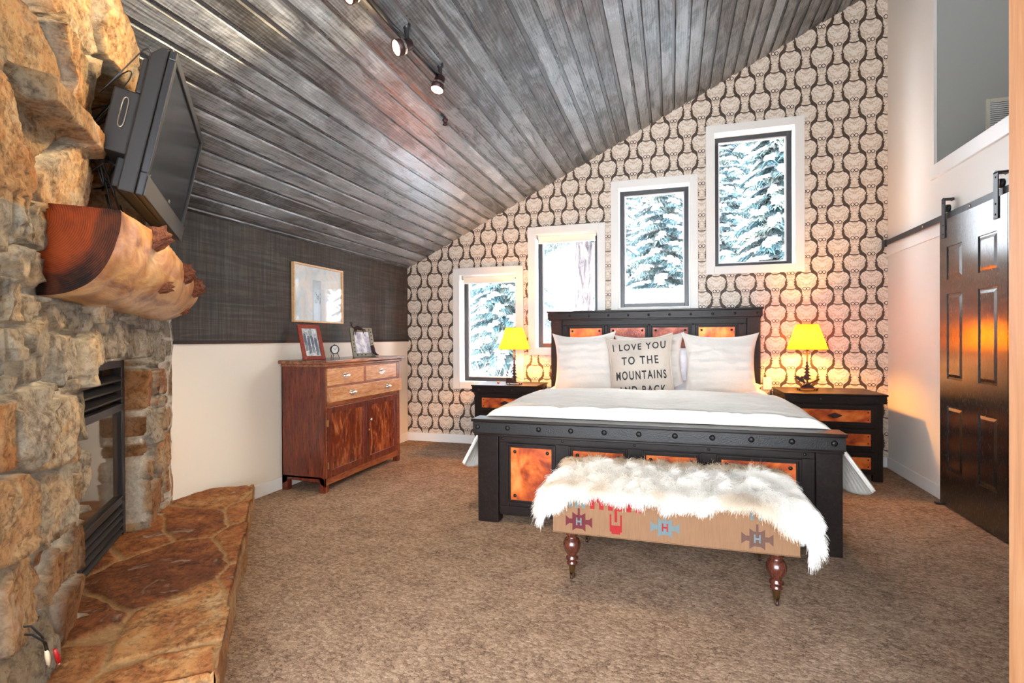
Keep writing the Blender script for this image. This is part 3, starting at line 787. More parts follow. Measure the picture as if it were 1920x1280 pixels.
m.box(-w_ / 2, w_ / 2, 0.006, 0.030, h_ / 2 - 0.035, h_ / 2); m.box(-w_ / 2, w_ / 2, 0.006, 0.030, -h_ / 2, -h_ / 2 + 0.085)
m.box(-w_ / 2, -w_ / 2 + 0.038, 0.006, 0.030, -h_ / 2 + 0.085, h_ / 2 - 0.035); m.box(w_ / 2 - 0.038, w_ / 2, 0.006, 0.030, -h_ / 2 + 0.085, h_ / 2 - 0.035)
m.build('bezel', gz, tt, bevel=0.004)
m = MB(); m.box(-w_ / 2 + 0.03, w_ / 2 - 0.03, 0.014, 0.02, -h_ / 2 + 0.08, h_ / 2 - 0.03); m.build('screen', G('tv_screen', 0.22, lin(30, 33, 38), 0.1, 0.6), tt)
m = MB(); m.box(-w_ / 2 + 0.002, w_ / 2 - 0.002, 0.0, 0.006, -h_ / 2 + 0.002, -h_ / 2 + 0.075); m.build('speaker_bar', G('tv_speaker', 0.55, lin(66, 66, 66)), tt, bevel=0.002)
m = MB()
m.poly([(0.032, -h_ / 2), (0.032, h_ / 2), (0.055, h_ / 2), (0.085, h_ / 2 - 0.035), (0.085, -h_ / 2)], w_, 'x', -w_ / 2)
m.box(-w_ / 2 + 0.01, w_ / 2 - 0.05, 0.085, 0.165, -h_ / 2 + 0.13, h_ / 2 - 0.19)
m.box(-w_ / 2 + 0.06, w_ / 2 - 0.06, 0.085, 0.12, -h_ / 2 + 0.02, -h_ / 2 + 0.13)
m.box(-w_ / 2 + 0.01, w_ / 2 - 0.01, 0.085, 0.105, h_ / 2 - 0.19, h_ / 2 - 0.06)
shell = m.build('shell', gb, tt, bevel=0.006)
m = MB()
pts = []
for k in range(24):
    a = 2 * math.pi * k / 24
    pts.append((-w_ / 2 + 0.006, 0.12 + 0.009 * math.cos(a), 0.0 + 0.055 * (1 if math.sin(a) > 0 else -1) * (abs(math.sin(a)) ** 0.35)))
m.tube(pts + pts[:1], 0.0022, 6); m.build('slot_rim', gsil, shell)
m = MB(); m.box(-w_ / 2 + 0.006, -w_ / 2 + 0.0092, 0.112, 0.128, -0.052, 0.052); m.build('slot', M['black_metal'], shell)
for q in range(3):
    m = MB(); m.box(-w_ / 2 + 0.045 + q * 0.012, -w_ / 2 + 0.050 + q * 0.012, 0.0125, 0.0142, -h_ / 2 + 0.092, -h_ / 2 + 0.098); m.build('indicator', gsil, tt)
m = MB(); m.box(0.02, 0.045, 0.0125, 0.0142, -h_ / 2 + 0.095, -h_ / 2 + 0.108); m.build('badge', gsil, tt)
m = MB(); m.box(-0.05, 0.05, 0.165, 0.185, -0.14, 0.06); m.box(-0.03, 0.03, 0.185, 0.36, -0.07, -0.01)
m.build('wall_bracket', M['black_metal'], tt, bevel=0.003)
m = MB(); m.dome((-w_ / 2 + 0.02, 0.03, h_ / 2), 0.012, 0.014, 'z'); m.build('sensor', M['black_metal'], tt)

def cable(name, label, pts, r, mat, sub=8, rootn=None):
    P = [Vector(p) for p in pts]; out = []
    for i in range(len(P) - 1):
        p0, p1, p2, p3 = P[max(i - 1, 0)], P[i], P[i + 1], P[min(i + 2, len(P) - 1)]
        for k in range(sub):
            t = k / sub
            out.append(0.5 * ((2 * p1) + (p2 - p0) * t + (2 * p0 - 5 * p1 + 4 * p2 - p3) * t * t + (3 * p1 - 3 * p2 + p0 - p3) * t ** 3))
    out.append(P[-1])
    base = out[0]
    m = MB(); m.tube([q - base for q in out], r, 8)
    o = m.build(name, mat, fixn=False); o.location = base
    if label: tag(o, label, 'cable')
    return o
rub = G('black_rubber', 0.45, lin(24, 24, 24))
def TVP(x, y, z): return Mt @ Vector((x, y, z))
labs = ['thin black cable looping up over the back of the television', 'thick black cable arching from the niche to the television top', 'black cable sagging behind the television towards the mantel', 'black cable hanging down the niche beside the television', 'black cable trailing from the niche down to the mantel back', 'black cable bundled low behind the television shell']
cb = [
    [FP(-2.40, -0.70, 1.92), FP(-2.35, -0.58, 2.0), TVP(-0.44, 0.13, 0.12), TVP(-0.45, 0.11, 0.24), TVP(-0.42, 0.05, 0.282)],
    [FP(-2.50, -0.74, 1.96), FP(-2.36, -0.60, 2.01), FP(-2.34, -0.52, 2.0), TVP(-0.42, 0.12, 0.08)],
    [FP(-2.55, -0.76, 1.90), FP(-2.42, -0.62, 1.80), FP(-2.42, -0.55, 1.74), TVP(-0.40, 0.15, -0.10)],
    [FP(-2.45, -0.72, 2.02), FP(-2.40, -0.63, 1.88), FP(-2.42, -0.62, 1.76), FP(-2.46, -0.60, 1.66), FP(-2.52, -0.6, 1.585)],
    [FP(-2.62, -0.74, 1.86), FP(-2.45, -0.60, 1.86), FP(-2.40, -0.58, 1.72), FP(-2.50, -0.57, 1.62), FP(-2.66, -0.56, 1.573)],
    [FP(-2.60, -0.75, 1.80), FP(-2.40, -0.66, 1.73), FP(-2.36, -0.60, 1.80), FP(-2.42, -0.55, 1.88), TVP(-0.38, 0.15, -0.02)],
]
for k, (pp, lb) in enumerate(zip(cb, labs)):
    cable('television_cable', lb, pp, 0.0035 if k else 0.0022, rub)['group'] = 'cables behind the television'

# audio leads out of the stonework, bottom left
tt = thingF('audio_cable', 'black audio lead with white and red plugs hanging from the stonework', 'cable', -1.735, -0.60, 0.37)
base = FP(-1.80, -0.60, 0.36)
def lc(pts): return pts
m = MB(); m.tube([(0.02, -0.06, 0.06), (0.0, 0.0, 0.045), (-0.03, 0.012, 0.0), (-0.055, 0.012, -0.05)], 0.0028, 8); m.tube([(0.02, -0.06, 0.05), (-0.005, 0.0, 0.02), (-0.035, 0.018, -0.02), (-0.06, 0.014, -0.055)], 0.0028, 8)
m.build('lead', rub, tt)
for q, cc, nm in ((0, G('ivory_plastic', 0.35, lin(236, 216, 184)), 'white_plug'), (1, G('red_plastic', 0.35, lin(170, 24, 28)), 'red_plug')):
    m = MB(); x0 = -0.055 - 0.006 * q; y0 = 0.012 + 0.004 * q - 0.0; z0 = -0.05 - 0.005 * q
    m.tube([(x0, y0 + 0.012 * q, z0), (x0 - 0.008, y0 + 0.014 * q, z0 - 0.02), (x0 - 0.016, y0 + 0.016 * q, z0 - 0.045)], [0.004, 0.0062, 0.006], 12)
    pl = m.build(nm, cc, tt)
    m = MB(); m.tube([(x0 - 0.016, y0 + 0.016 * q, z0 - 0.045), (x0 - 0.02, y0 + 0.0165 * q, z0 - 0.058)], 0.0035, 10); m.build('metal_tip', M['silver'], pl)

# ---------------------------------------------------------------- bed
BX, BY = -0.17, 3.10
bed = thing('bed', 'dark espresso wooden bed with copper panels and iron studs on head and footboard', 'bed', (BX, BY, 0))
def X_(x): return x - BX
def nail(parent, c, r=0.011, h=0.006, axis='-y', mat='nail', name='nail'):
    m = MB(); m.dome(c, r, h, axis); return m.build(name, M[mat], parent, fixn=False)
def copper_panel(parent, x0, x1, z0, z1, y, mat, nails=True, nr=0.011):
    m = MB()  # moulded surround stepping in to the sheet
    for k, (o_, yy0) in enumerate(((0.026, -0.010), (0.013, -0.004))):
        w_ = 0.013
        a0, a1, b0, b1 = x0 - o_, x1 + o_, z0 - o_, z1 + o_
        m.box(a0, a0 + w_, y + yy0, y + 0.012, b0, b1); m.box(a1 - w_, a1, y + yy0, y + 0.012, b0, b1)
        m.box(a0 + w_, a1 - w_, y + yy0, y + 0.012, b1 - w_, b1); m.box(a0 + w_, a1 - w_, y + yy0, y + 0.012, b0, b0 + w_)
    p = m.build('panel_moulding', M['espresso'], parent, bevel=0.002)
    m = MB(); m.box(x0, x1, y, y + 0.004, z0, z1); m.build('copper_sheet', M[mat], p)
    if nails:
        d = 0.026
        for cx in (x0 + d, x1 - d):
            for cz in (z0 + d, z1 - d): nail(p, (cx, y, cz), nr)
# footboard
fbm_ = MB()
fbm_.box(X_(-1.045), X_(0.72), 0.03, 0.07, 0.045, 0.55)
fbm_.box(X_(-1.045), X_(0.72), 0.018, 0.03, 0.505, 0.55); fbm_.box(X_(-1.045), X_(0.72), 0.018, 0.03, 0.06, 0.105)
for xx in (-1.045, -0.685, -0.255, 0.150, 0.655): fbm_.box(X_(xx), X_(xx + (0.065 if xx not in (-0.685, -0.255, 0.15) else 0.085)), 0.018, 0.03, 0.105, 0.505)
foot = fbm_.build('footboard', M['espresso'], bed, bevel=0.003)
for x0, x1 in ((-1.18, -1.045), (0.72, 0.845)):
    m = MB(); m.box(X_(x0), X_(x1), 0.0, 0.095, 0, 0.545); m.build('post', M['espresso'], foot, bevel=0.005)
m = MB(); m.box(X_(-1.215), X_(0.862), -0.028, 0.125, 0.632, 0.650); m.box(X_(-1.205), X_(0.855), -0.02, 0.115, 0.557, 0.632); m.box(X_(-1.200), X_(0.850), -0.012, 0.105, 0.543, 0.557)
m.build('top_rail', M['espresso_x'], foot, bevel=0.003)
m = MB(); m.box(X_(-1.203), X_(0.853), -0.0235, -0.02, 0.566, 0.628); m.build('iron_band', M['iron'], foot)
for i in range(11): nail(foot, (X_(-1.172 + i * 0.1972), -0.022, 0.600), 0.0165, 0.012, '-y', 'iron', 'stud')
for x0, x1 in ((-0.968, -0.708), (-0.575, -0.278), (-0.148, 0.128), (0.258, 0.630)):
    copper_panel(foot, X_(x0), X_(x1), 0.147, 0.474, 0.020, 'copper')
for xx in (-1.02, -0.64, -0.212, 0.193, 0.672): nail(foot, (X_(xx), 0.018, 0.527), 0.008, 0.004)
# headboard
hy = 5.27 - BY
m = MB(); m.box(X_(-1.08), X_(0.66), hy + 0.03, hy + 0.06, 0.3, 1.34)
m.box(X_(-1.08), X_(0.66), hy + 0.015, hy + 0.03, 1.285, 1.34)
for a_, b_ in ((-1.08, -1.028), (-0.65, -0.619), (-0.23, -0.209), (0.17, 0.212), (0.585, 0.66)): m.box(X_(a_), X_(b_), hy + 0.015, hy + 0.03, 0.9, 1.285)
head = m.build('headboard', M['espresso'], bed, bevel=0.003)
for x0, x1 in ((-1.195, -1.08), (0.66, 0.775)):
    m = MB(); m.box(X_(x0), X_(x1), hy, hy + 0.08, 0, 1.34); m.build('post', M['espresso'], head, bevel=0.004)
m = MB(); m.box(X_(-1.235), X_(0.800), hy - 0.03, hy + 0.095, 1.412, 1.430); m.box(X_(-1.225), X_(0.790), hy - 0.022, hy + 0.09, 1.345, 1.412); m.box(X_(-1.215), X_(0.780), hy - 0.012, hy + 0.085, 1.332, 1.345)
m.build('top_rail', M['espresso_x'], head, bevel=0.003)
for i in range(11): nail(head, (X_(-1.19 + i * 0.194), hy - 0.022, 1.377), 0.012, 0.006, '-y', 'iron', 'stud')
for k, (x0, x1) in enumerate(((-1.0, -0.677), (-0.592, -0.257), (-0.182, 0.143), (0.239, 0.557))):
    copper_panel(head, X_(x0), X_(x1), 0.99, 1.252, hy + 0.018, 'copper' if k in (0, 3) else 'copper_h')
for xx in (-1.055, -0.635, -0.22, 0.19, 0.62): nail(head, (X_(xx), hy + 0.015, 1.283), 0.009, 0.005)
for x0 in (-1.13, 0.69):
    m = MB(); m.box(X_(x0), X_(x0 + 0.04), 0.09, hy, 0.18, 0.42); m.build('side_rail', M['espresso'], bed, bevel=0.003)
m = MB(); m.box(X_(-1.09), X_(0.69), 0.1, hy, 0.22, 0.26); m.build('slat_base', M['espresso'], bed)

g = G('sheet_cotton', 0.9, lin(232, 226, 228)); g.bump(g.noise(g.co(), 60, 3), 0.1, 0.003); M['sheet'] = g
def rbox(m, x0, x1, y0, y1, z0, z1): m.box(x0, x1, y0, y1, z0, z1)
m = MB(); m.box(-0.88, 0.88, -0.985, 0.985, 0, 0.385)
o = m.build('mattress', M['sheet'], None, bevel=0.05, seg=5); o.location = (-0.2, 4.235, 0.26)
tag(o, 'thick mattress in a white sheet showing between coverlet and footboard', 'mattress')

# coverlet
g = G('quilted_coverlet', 0.85, None, 0, 0.2)
v = g.co()
q1 = g.wave(g.co('Object', scale=(0.6, 1, 0)), 9.5, 2.2, 2, 1.5, 'BANDS', 'Y')
cr = g.noise(g.co('Object', scale=(5, 42, 30)), 1.0, 4, 0.6, 0.6)
g.col(g.ramp(cr, [(0.3, lin(236, 228, 216)), (0.7, lin(248, 243, 234))]))
g.bump(g.ma('ADD', g.ma('MULTIPLY', q1, 0.25), g.ma('MULTIPLY', cr, 0.9)), 0.5, 0.010)
M['coverlet'] = g
cx0, cy0 = -0.17, 3.235
def cov(u, v_):
    """u across the bed -1..1, v 0 foot .. 1 head"""
    y = v_ * 1.62
    hwid = 0.93
    crown = 0.725 + 0.018 * math.exp(-((y - 0.75) / 0.55) ** 2) - 0.055 * max(0, min(1, (y - 1.1) / 0.4))
    a = abs(u); sg = 1 if u > 0 else -1
    ta = 0.60
    cz_ = float(fbm(np.array(u * 4.5 + 9), np.array(v_ * 24 + 1.5 * math.sin(u * 3)), 4)); wr = 0.030 * cz_ - 0.007 * max(0.0, 1 - abs(cz_) * 34)
    if a < ta:
        t = a / ta
        x = hwid * 0.93 * t; z = crown - 0.018 * t ** 4 + wr
    else:
        t = (a - ta) / (1 - ta)
        flare = (0.46 if sg > 0 else 0.34) * math.exp(-y / 0.45)
        L_ = 0.56 - 0.10 * math.exp(-y / 0.10)
        # rounded shoulder then hanging outward
        s_l = t * L_
        r = 0.16
        if s_l < r * 1.2:
            an = s_l / r
            x = hwid * 0.93 + r * math.sin(an); z = crown - 0.018 - r * (1 - math.cos(an))
        else:
            an = 1.2; dl = s_l - r * 1.2
            lean = 0.10 + flare * 1.2
            x = hwid * 0.93 + r * math.sin(an) + dl * lean; z = crown - 0.018 - r * (1 - math.cos(an)) - dl * 0.98
        fold = 0.018 * math.sin(y * 13 + (1.2 if sg > 0 else 0)) * t + 0.05 * float(fbm(np.array(y * 3.0 + sg), np.array(1.0), 2)) * t
        x += fold
        z = max(z, 0.17)
    return (sg * x, y, z)
NU, NV = 170, 230
V = []; 
us = [-1 + 2 * i / NU for i in range(NU + 1)]
rows = []
# front drop rows first (hem up to the top edge)
for k in range(9):
    t = k / 8.0
    row = []
    for u in us:
        p = cov(u, 0.0)
        top = p[2]
        hang = 0.075 if abs(u) < 0.56 else 0.0
        an = (1 - t) * math.pi / 2
        dz = 0.0; dy = 0.0
        if top > 0.64:
            ee = 1.0
            dz = -(max(0.0, top - 0.012 - 0.652)) * (1 - t) + 0.004 * float(fbm(np.array(u * 9), np.array(t), 2)); dy = -0.022 * math.sin(t * math.pi / 2 + 0.2) * (1 - t) * 1.2 * ee
            dy += 0.03 * t * 0
        row.append((p[0], p[1] - 0.02 * (1 - t) + dy, top + dz - 0.012 * (1 - t)))
    rows.append(row)
for j in range(1, NV + 1):
    v_ = j / NV
    row = []
    for u in us:
        p = cov(u, v_)
        rnd = 0.022 * math.exp(-p[1] / 0.035)
        row.append((p[0], p[1], p[2] - rnd + 0.0))
    rows.append(row)
V = [p for r in rows for p in r]; nu = NU + 1
F = [(j * nu + i, j * nu + i + 1, (j + 1) * nu + i + 1, (j + 1) * nu + i) for j in range(len(rows) - 1) for i in range(NU)]
o = np_mesh('coverlet', np.array(V), np.array(F), M['coverlet']); o.location = (cx0, cy0, 0)
md = o.modifiers.new('s', 'SOLIDIFY'); md.thickness = 0.012; md.offset = -1
tag(o, 'cream quilted coverlet spread over the bed and flaring at its right foot corner', 'coverlet')

# pillows
def pillow(name, label, cat, c, w_, h_, t_, rot, mat, seed, pinch=0.09, power=2.6, wr=1.0, group=None, lines=0, ear=0.05):
    tt = thing(name, label, cat, c, 0, group); tt.rotation_euler = rot
    N_ = 56
    def surf(u, v_, side):
        U = 2 * u - 1; Vv = 2 * v_ - 1
        x = U * (w_ / 2) * (1 - pinch * (1 - Vv * Vv) * abs(U) ** 3)
        z = Vv * (h_ / 2) * (1 - pinch * (1 - U * U) * abs(Vv) ** 3)
        cc = (abs(U) * abs(Vv)) ** 4
        x += math.copysign(ear * cc * w_ * 0.5, U); z += math.copysign(ear * cc * h_ * 0.5, Vv)
        f_ = (max(0, 1 - abs(U) ** power) ** 0.55) * (max(0, 1 - abs(Vv) ** power) ** 0.55)
        n = float(fbm(np.array(U * 2.2 + seed), np.array(Vv * 2.2 + seed * 2), 3)) * 0.05 * f_
        edge = (abs(U) ** 5 + abs(Vv) ** 5)
        rip = 0.010 * wr * math.sin(14 * (U if abs(Vv) > abs(U) else Vv) + seed + 3 * float(vnoise(np.array(U * 4 + seed), np.array(Vv * 4)))) * min(1, edge) * f_ ** 0.5
        if lines: rip += 0.004 * math.sin(Vv * lines + 2.0 * float(vnoise(np.array(U * 3), np.array(Vv * 5 + seed)))) * f_ ** 0.5
        y = t_ / 2 * f_ + (n + rip) * (1 if f_ > 0 else 0)
        return (x, -y if side else y, z)
    m = MB()
    m.grid(lambda u, v_: surf(u, v_, 1), N_, N_); m.grid(lambda u, v_: surf(u, v_, 0), N_, N_, flip=True)
    o = m.build('case', mat, tt, fixn=False)
    tt['_n'] = 0; del tt['_n']
    return tt, surf
def linen(name, c1, c2, lines=True, sc=1.0):
    g = G(name, 0.9, None, 0, 0.2)
    v = g.co(); wv = g.noise(g.co('Object', scale=(30, 1, 420)), 1, 2, 0.6); wv2 = g.noise(g.co('Object', scale=(420, 1, 30)), 1, 2, 0.6)
    a = g.noise(g.co('Object', scale=(3, 1, 26)), 1.0, 4, 0.6, 0.5)
    g.col(g.mix(g.ma('MULTIPLY', g.ma('ADD', wv, wv2), 0.5), c1, c2))
    g.bump(g.ma('ADD', g.ma('MULTIPLY', g.ma('ADD', wv, wv2), 0.18), g.ma('MULTIPLY', a, 1.1 if lines else 0.25)), 0.5, 0.008)
    return g
M['sham'] = linen('pillow_linen', lin(212, 204, 196), lin(236, 230, 222))
M['tick'] = linen('natural_linen', lin(180, 168, 156), lin(222, 210, 196), False)
M['cotton'] = linen('plain_cotton', lin(222, 218, 226), lin(238, 236, 240), False)
pillow('pillow', 'large square cream quilted pillow at the left of the headboard', 'pillow', (-0.795, 4.88, 0.915), 0.56, 0.56, 0.19, (R_(-13), R_(-2), R_(0)), M['sham'], 1.3, lines=22, ear=0.09)
pillow('pillow', 'large square cream quilted pillow at the right of the headboard', 'pillow', (0.395, 4.90, 0.91), 0.60, 0.55, 0.20, (R_(-13), R_(0.5), R_(0)), M['sham'], 4.1, lines=22, ear=0.08)
pillow('pillow', 'square cream quilted pillow half hidden behind the lettered cushion', 'pillow', (-0.205, 5.02, 0.92), 0.60, 0.53, 0.16, (R_(-12), R_(-2), R_(0)), M['sham'], 7.7, lines=22, ear=0.07)
pillow('pillow', 'white sleeping pillow lying flat under the left square pillow', 'pillow', (-0.73, 5.02, 0.69), 0.78, 0.45, 0.15, (R_(-84), 0, R_(1)), M['cotton'], 2.2, wr=0.5)
pillow('pillow', 'white sleeping pillow lying flat under the right square pillow', 'pillow', (0.37, 5.02, 0.69), 0.80, 0.45, 0.15, (R_(-84), 0, R_(-1)), M['cotton'], 9.2, wr=0.5)
pillow('pillow', 'pale lavender white pillow standing in the gap before the third copper panel', 'pillow', (0.12, 5.13, 0.86), 0.50, 0.44, 0.12, (R_(-8), 0, 0), M['cotton'], 5.2, wr=0.4)
cush, csurf = pillow('lettered_cushion', 'natural linen cushion lettered I LOVE YOU TO THE MOUNTAINS AND BACK', 'cushion', (-0.265, 4.70, 0.875), 0.53, 0.56, 0.17, (R_(-12), R_(-4.5), R_(0)), M['tick'], 3.3, pinch=0.05, wr=0.8, ear=0.10)
# flange and piping
pts = []
for k in range(160):
    t = k / 160 * 4; sd = int(t); f_ = t - sd
    uv = [(f_, 1), (1, 1 - f_), (1 - f_, 0), (0, f_)][sd]
    p = csurf(uv[0], uv[1], 1); pts.append((p[0], p[1], p[2]))
m = MB(); m.tube(pts + pts[:1], 0.0065, 8); m.build('piping', M['tick'], cush, fixn=False)
ink = G('print_ink', 0.85, lin(52, 50, 52))
def lettering(lines_, parent, surf, w_, h_, mat):
    for txt, zc, cap, width, x0 in lines_:
        cu = bpy.data.curves.new('t', 'FONT'); cu.body = txt; cu.size = 1; cu.align_x = 'LEFT'; cu.offset = 0.022; cu.space_character = 1.3
        ob = bpy.data.objects.new('t', cu); COL.objects.link(ob)
        dg = bpy.context.evaluated_depsgraph_get(); me = bpy.data.meshes.new_from_object(ob.evaluated_get(dg))
        bpy.data.objects.remove(ob); bpy.data.curves.remove(cu)
        bm = bmesh.new(); bm.from_mesh(me)
        bmesh.ops.triangulate(bm, faces=bm.faces)
        for _ in range(3):
            le = [e for e in bm.edges if e.calc_length() > 0.10]
            if le: bmesh.ops.subdivide_edges(bm, edges=le, cuts=1)
            bmesh.ops.triangulate(bm, faces=bm.faces)
        xs_ = [v.co.x for v in bm.verts]; ys_ = [v.co.y for v in bm.verts]
        ax, bx, ay, by = min(xs_), max(xs_), min(ys_), max(ys_)
        for v in bm.verts:
            x = x0 + (v.co.x - ax) / (bx - ax) * width; z = zc + (v.co.y - ay) / (by - ay) * cap
            u = (x / (w_ / 2) + 1) / 2; vv = (z / (h_ / 2) + 1) / 2
            u = min(max(u, 0.02), 0.98); vv = min(max(vv, 0.02), 0.98)
            p = surf(u, vv, 1); v.co = (p[0], p[1] - 0.0028, p[2])
        bm.to_mesh(me); bm.free(); me.materials.clear(); me.materials.append(mat.m)
        o = bpy.data.objects.new('printed_lettering', me); COL.objects.link(o); o.parent = parent
lettering([('I LOVE YOU', 0.165, 0.066, 0.45, -0.225), ('TO THE', 0.035, 0.072, 0.31, -0.152), ('MOUNTAINS', -0.095, 0.076, 0.43, -0.212), ('AND BACK', -0.225, 0.074, 0.40, -0.197)], cush, csurf, 0.53, 0.56, ink)

# ---------------------------------------------------------------- nightstands
def nightstand(label, x0, x1, y0, y1, px0, px1):
    cx = (x0 + x1) / 2
    tt = thing('nightstand', label, 'nightstand', (cx, y0, 0), 0, 'nightstands beside the bed')
    hw = (x1 - x0) / 2; dp = y1 - y0
    m = MB(); m.box(-hw + 0.03, hw - 0.03, 0.03, dp - 0.015, 0.05, 0.62)
    for sx in (-1, 1):
        a_, b_ = sorted((sx * (hw - 0.03), sx * (hw - 0.10)))
        m.box(a_, b_, 0.02, 0.06, 0, 0.62); m.box(a_, b_, dp - 0.06, dp - 0.015, 0, 0.62)
    m.build('body', M['espresso'], tt, bevel=0.003)
    m = MB(); m.box(-hw, hw, -0.005, dp, 0.680, 0.695); m.box(-hw + 0.008, hw - 0.008, 0.003, dp - 0.004, 0.62, 0.680); m.build('top', M['espresso_x'], tt, bevel=0.003)
    for i in range(4): nail(tt, (-hw + 0.08 + i * (2 * hw - 0.16) / 3, 0.003, 0.65), 0.010, 0.005, '-y', 'iron', 'stud')
    for sx in (-1, 1):
        for i in range(3): nail(tt, (sx * (hw - 0.008), 0.06 + i * (dp - 0.12) / 2, 0.65), 0.010, 0.005, 'x' if sx > 0 else '-x', 'iron', 'stud')
    for z0, z1 in ((0.472, 0.568), (0.285, 0.378), (0.100, 0.192)):
        m = MB(); m.box(px0 - cx - 0.05, px1 - cx + 0.04, 0.014, 0.03, z0 - 0.045, z1 + 0.04); m.box(px0 - cx - 0.025, px1 - cx + 0.018, 0.008, 0.014, z0 - 0.02, z1 + 0.018)
        dr = m.build('drawer', M['espresso'], tt, bevel=0.003)
        m = MB(); m.box(px0 - cx, px1 - cx, 0.004, 0.008, z0, z1); m.build('copper_sheet', M['copper'], dr)
        for xx in (px0 - cx + 0.018, px1 - cx - 0.018):
            for zz in (z0 + 0.018, z1 - 0.018): nail(dr, (xx, 0.004, zz), 0.006, 0.003)
        xc, zc = (px0 + px1) / 2 - cx, (z0 + z1) / 2
        m = MB(); m.poly([(xc + 0.045 * math.cos(a) * (1 + 0.15 * math.cos(4 * a)), zc + 0.019 * math.sin(a) * (1 + 0.1 * math.cos(4 * a))) for a in [2 * math.pi * i / 28 for i in range(28)]], 0.002, 'y', 0.0015)
        m.tube([(xc + 0.028 * math.cos(a), -0.012 + 0.013 * (1 if abs(math.cos(a)) > 0.98 else 0), zc - 0.002 + 0.012 * math.sin(a)) for a in [math.pi + math.pi * i / 14 for i in range(15)]], 0.003, 8)
        m.build('pull', M['bronze_dark'], dr)
    return tt
nightstand('dark wooden nightstand with copper drawer fronts left of the bed, under the low window', -1.925, -1.250, 4.875, 5.345, -1.811, -1.33)
nightstand('dark wooden nightstand with copper drawer fronts right of the bed by the barn door', 0.880, 1.620, 4.79, 5.345, 1.00, 1.501)

# ---------------------------------------------------------------- table lamps
LAMP_W = 480
g = G('amber_parchment', 0.8)
v = g.co(); a = g.noise(v, 9, 5, 0.6, 0.6)
pc = g.ramp(a, [(0.35, lin(238, 150, 20)), (0.65, lin(255, 190, 40))])
tl = g.n('ShaderNodeBsdfTranslucent', {'Color': pc}); df = g.n('ShaderNodeBsdfDiffuse', {'Color': g.mix(0.35, pc, lin(250, 190, 110))})
ms = g.n('ShaderNodeMixShader', {0: 0.45}); g.nt.links.new(tl.outputs[0], ms.inputs[1]); g.nt.links.new(df.outputs[0], ms.inputs[2]); g.nt.links.new(ms.outputs[0], g.nt.nodes['Material Output'].inputs[0])
M['parchment'] = g
bulbm = G('glowing_bulb', 0.5); em = bulbm.b; em.inputs['Emission Color'].default_value = (1, 0.43, 0.075, 1); em.inputs['Emission Strength'].default_value = LAMP_W
def pine_outline(cx, zb, h, wd, tiers, seed):
    r = random.Random(seed); L_ = []; Rr = []
    for t in range(tiers):
        f0 = t / tiers; zz = zb + h * (1 - f0 * 0.98); w0 = 0.004 + wd * 0.25 * (f0); w1 = wd * (0.25 + 0.75 * (t + 1) / tiers) * (0.85 + 0.3 * r.random())
        zl = zb + h * (1 - (t + 1) / tiers) 
        L_ += [(cx - w0, zz - 0.002), (cx - w1, zl + 0.006 * r.random()), (cx - w1 * 0.55, zl + h / tiers * 0.28)]
        w1 = wd * (0.25 + 0.75 * (t + 1) / tiers) * (0.85 + 0.3 * r.random())
        Rr += [(cx + w0, zz - 0.002), (cx + w1, zl + 0.006 * r.random()), (cx + w1 * 0.55, zl + h / tiers * 0.28)]
    return [(cx, zb + h)] + Rr + [(cx + 0.006, zb)] + [(cx - 0.006, zb)] + L_[::-1]
def table_lamp(label, c, cut):
    tt = thing('table_lamp', label, 'lamp', c, 0, 'lit lamps on the nightstands')
    m = MB(); n = 36
    prof = [(0.158, 0.352), (0.084, 0.567)]
    vv = []; ff = []
    for i in range(n):
        a = 2 * math.pi * i / n
        for r, z in prof: vv.append((r * math.cos(a), r * math.sin(a), z))
    ff = [(2 * i, 2 * ((i + 1) % n), 2 * ((i + 1) % n) + 1, 2 * i + 1) for i in range(n)]
    m.add(vv, ff, 0, True); m.build('shade', M['parchment'], tt)
    for r, z in prof:
        m = MB(); m.tube([(r * math.cos(a) * (1 + 0.012 * (k % 2)), r * math.sin(a) * (1 + 0.012 * (k % 2)), z) for k, a in enumerate([2 * math.pi * i / 64 for i in range(65)])], 0.0022, 6); m.build('stitched_rim', M['bronze_dark'], tt)
    m = MB(); m.lathe([(0.0065, 0.012), (0.0065, 0.345)], n=12); m.lathe([(0.012, 0.34), (0.014, 0.36), (0.014, 0.39)], n=14); m.build('stem', M['bronze'], tt)
    m = MB(); m.lathe([(0.001, 0.395), (0.012, 0.40), (0.028, 0.44), (0.026, 0.465), (0.001, 0.49)], n=16); m.build('bulb', bulbm, tt)
    m = MB(); m.box(-0.078, 0.078, -0.045, 0.045, 0.014, 0.0175); m.build('base_plate', M['bronze'], tt)
    for sx in (-0.066, 0.066):
        for sy in (-0.036, 0.036):
            m = MB(); m.lathe([(0.004, 0), (0.006, 0.004), (0.004, 0.014)], (sx, sy, 0), 10); m.build('foot', M['bronze_dark'], tt)
    cut(tt)
    return tt
